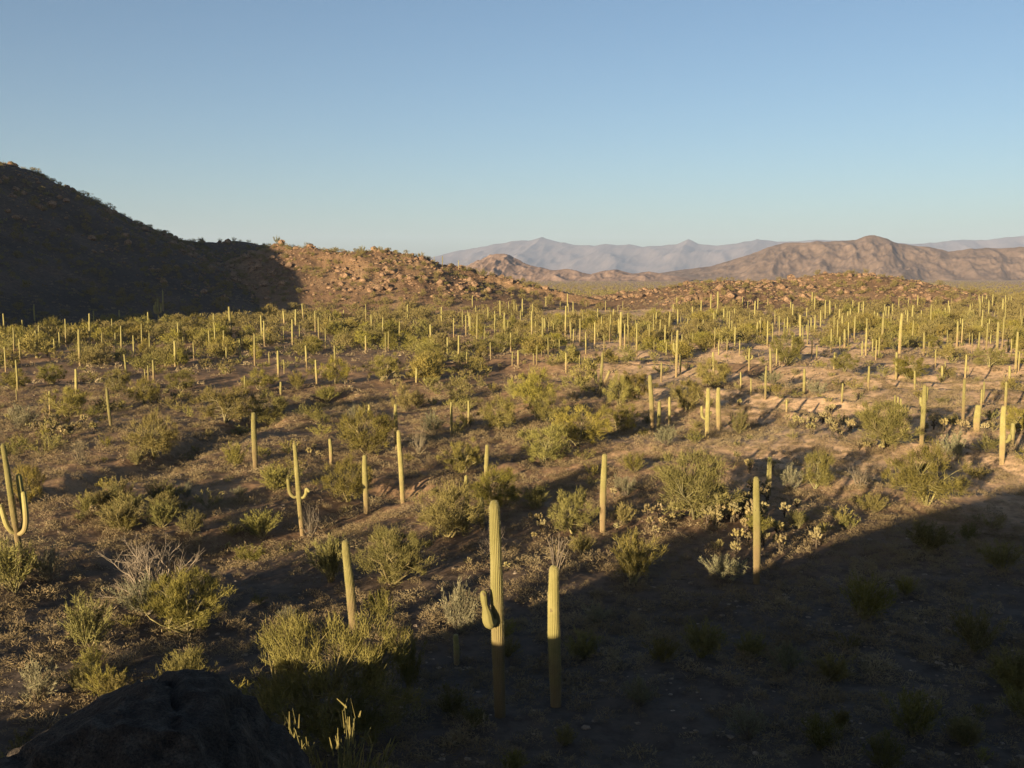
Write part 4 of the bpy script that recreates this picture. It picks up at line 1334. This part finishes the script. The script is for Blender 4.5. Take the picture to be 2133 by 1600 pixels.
scatter("distant_bushes", pr, rest, [M_CREO], "small far bushes dotted over the flat and hillsides", "bushes")

# ---- low scrub, litter of stones, far plain
def sow(n, y0, y1, pw, s0, s1, seed, nz, thr, spread=0.57):
    rng = np.random.default_rng(seed)
    y = y0 + (y1 - y0) * rng.random(n) ** pw
    x = rng.uniform(-spread, spread, n) * y
    keep = (noise2(x / nz, y / nz, seed) + rng.normal(size=n) * 0.3) > thr
    x, y = x[keep], y[keep]
    z = height(x, y)
    s = rng.uniform(s0, s1, len(x)) * rng.choice([0.7, 1, 1.3], len(x))
    return [(a, b, c - 0.02, d * e, d, f) for a, b, c, d, e, f in zip(x, y, z, s, rng.uniform(0.9, 1.6, len(x)), rng.uniform(0, 6.28, len(x)))]
def low_proto(seed, n, leaf, lw):
    rng = np.random.default_rng(seed); g = Geo()
    a = rng.random(n) * 6.28; rr = 0.55 * np.sqrt(rng.random(n)); z = 0.75 * np.sqrt(np.clip(1 - (rr / 0.6) ** 2, 0, 1)) * rng.uniform(0.3, 1.0, n)
    p = np.stack([np.cos(a) * rr, np.sin(a) * rr, z], -1)
    d = np.stack([np.cos(a) * rr * 1.5, np.sin(a) * rr * 1.5, np.full(n, 0.7)], -1) + rng.normal(size=(n, 3)) * 0.6
    strips(g, p, d, rng.uniform(*leaf, n), rng.uniform(*lw, n), rng)
    V, f = g.arrays(); return V.astype(np.float32), f
LOWP = [low_proto(400 + k, 110, (0.10, 0.22), (0.020, 0.042)) for k in range(5)]
LOWQ = [low_proto(410 + k, 20, (0.25, 0.45), (0.08, 0.14)) for k in range(5)]
scatter("low_scrub", LOWP, sow(21000, 27, 135, 0.75, 0.24, 0.62, 61, 9, -0.4) + sow(1500, 22, 60, 0.8, 0.16, 0.36, 66, 6, -0.2)
        + [p for p in sow(14000, 66, 175, 0.85, 0.2, 0.5, 67, 5, -0.5) if p[0] > 4], [M_BURS],
        "ankle-high brown and grey scrub covering the open ground", "low scrub")
scatter("distant_low_scrub", LOWQ, sow(18000, 130, 560, 0.75, 0.4, 0.9, 62, 14, -0.4), [M_BURS], "low scrub covering the flat farther off and the hill slopes", "low scrub")

M_STONE = rock_material("dull_stone", [(0.3, (0.10, 0.078, 0.058)), (0.5, (0.18, 0.135, 0.095)), (0.7, (0.30, 0.235, 0.17))], 0.7, 9)
STONE = [rock_mesh("stone_shape", 500 + k, M_ROCK, 0.7, 1, 0.5) for k in range(4)]
pl = [(a, b, c, d, d * 0.8, f) for a, b, c, d, _, f in sow(14000, 18, 130, 0.8, 0.03, 0.11, 63, 7, -0.1)]
scatter("stones", [me_arrays(m) for m in STONE], pl, [M_STONE], "loose stones and gravel strewn over the soil", "stones")

# outcrops on the rocky hills
ROCK = [rock_mesh("rock_shape", 520 + k, M_ROCK, (0.7, 0.55, 0.8, 0.6)[k], 2, 0.9) for k in range(4)]
rocks = []
n = 60000
ys = R_.uniform(370, 600, n); xs = R_.uniform(-0.55, 0.47, n) * ys
hl_, hm_, hr_ = hills_parts(xs, ys)
hk_ = seg_field(xs, ys, RIDGE_K, 34., 50., 1.2)
w = np.maximum.reduce([smooth(3, 11, hm_), smooth(2, 10, hl_) * 0.3, smooth(1.5, 5, hk_), smooth(2, 7, hr_) * 0.8])
keep = R_.random(n) < w * (0.62 + 0.7 * noise2(xs / 16, ys / 16, 91))
xs, ys = xs[keep][:8000], ys[keep][:8000]
zs = height(xs, ys)
for x, y, z in zip(xs, ys, zs):
    s = float(np.clip(R_.lognormal(-0.55, 0.6), 0.25, 2.4))
    px, py, dep = project(x, y, z)
    rocks.append((x, y, z, s, px, py, dep))
rocks.sort(key=lambda t: -t[3] / t[6])
vis = [r for r in rocks if -20 < r[4] < 2150]
for (x, y, z, s, px, py, dep) in vis[:300]:
    m = int(R_.integers(0, 4))
    o = link("rock", ROCK[m], None, (x, y, z + 0.15 * s), float(R_.uniform(0, 6.28)), (s, s, s))
    ITEMS.append((o, px, py, "big reddish" if s > 1.4 else "reddish", "rock", "rock", "rocks on the rocky hills"))
scatter("hill_rubble", [me_arrays(m) for m in STONE], [(x, y, z + 0.1 * s, s, s * .8, R_.uniform(0, 6)) for (x, y, z, s, px, py, dep) in vis[300:]], [M_ROCK],
        "reddish broken rock littering the slopes of the hills", "rubble")
# bushes on the skyline of the hills
for (px, Y, h) in [(20, 438, 3.6), (60, 455, 2.2), (78, 462, 2.4), (140, 489, 2.0), (165, 498, 1.8), (285, 544, 2.6), (320, 553, 2.2), (345, 560, 1.8), (422, 577, 3.0), (405, 574, 2.0), (460, 581, 2.2),
                   (490, 584, 2.6), (520, 586, 2.2), (578, 496, 4.0), (600, 486, 2.8), (640, 476, 2.4), (700, 469, 2.6), (755, 466, 3.4), (790, 465, 2.2), (878, 461, 3.6), (890, 460, 2.4), (940, 458, 2.6),
                   (965, 457, 2.4), (1000, 456, 3.6), (1010, 456, 3.0), (1480, 471, 2.4), (1560, 481, 2.4), (1700, 496, 2.2), (1775, 501, 3.0), (1805, 499, 3.2), (1840, 497, 2.4), (1880, 493, 2.2)]:
    x = P(px, 560, Y)[0]
    o = link("hill_bush", CREO_JOIN[int(R_.integers(0, 4))], None, (x, Y, zat(x, Y) - 0.1), float(R_.uniform(0, 6.28)), (h * 0.9, h * 0.9, h))
    a, b, c = project(x, Y, zat(x, Y))
    ITEMS.append((o, a, b, "skyline", "bush", "bush", "bushes on the hill skylines"))

rng = np.random.default_rng(71)
n = 9000
pxs = rng.uniform(860, 2160, n); pys = 587 + 50 * rng.random(n) ** 1.3
far = []
for a, b in zip(pxs, pys):
    d = pix_dir(a, b); s = -(CAMZ + 0.0) / d[2]
    x, y = d[0] * s, d[1] * s
    if 560 < y < 2900:
        far.append((x, y))
far = np.array(far); fz = height(far[:, 0], far[:, 1])
scatter("plain_scrub", [low_proto(430 + k, 14, (0.3, 0.5), (0.16, 0.28)) for k in range(4)],
        [(x, y, z, rng.uniform(1.5, 3.2), rng.uniform(1.4, 2.6), rng.uniform(0, 6)) for (x, y), z in zip(far, fz)], [M_FARV], "grey-green scrub spread over the far plain", "scrub")

finish_labels()

# ------------------------------------------------------------------ the air
def haze_box():
    V = np.array([[a, b, c] for c in (-6.0, 820.0) for b in (-3000.0, 21000.0) for a in (-17000.0, 17000.0)])
    Fq = np.array([[0, 2, 3, 1], [4, 5, 7, 6], [0, 1, 5, 4], [2, 6, 7, 3], [0, 4, 6, 2], [1, 3, 7, 5]])
    m = bpy.data.materials.new("air"); m.use_nodes = True
    nt = m.node_tree; nt.nodes.clear()
    out = nt.nodes.new("ShaderNodeOutputMaterial"); pv = nt.nodes.new("ShaderNodeVolumePrincipled")
    pv.inputs["Color"].default_value = (0.55, 0.69, 1.0, 1)
    pv.inputs["Density"].default_value = 0.000038
    pv.inputs["Anisotropy"].default_value = 0.0
    nt.links.new(pv.outputs[0], out.inputs["Volume"])
    o = link("haze", make_mesh("haze", V, [Fq], [m]))
    o["kind"] = "stuff"; o["label"] = "thin evening haze paling the far hills and mountains"; o["category"] = "haze"
haze_box()
for q in list(bpy.data.meshes):
    if q.users == 0: bpy.data.meshes.remove(q)
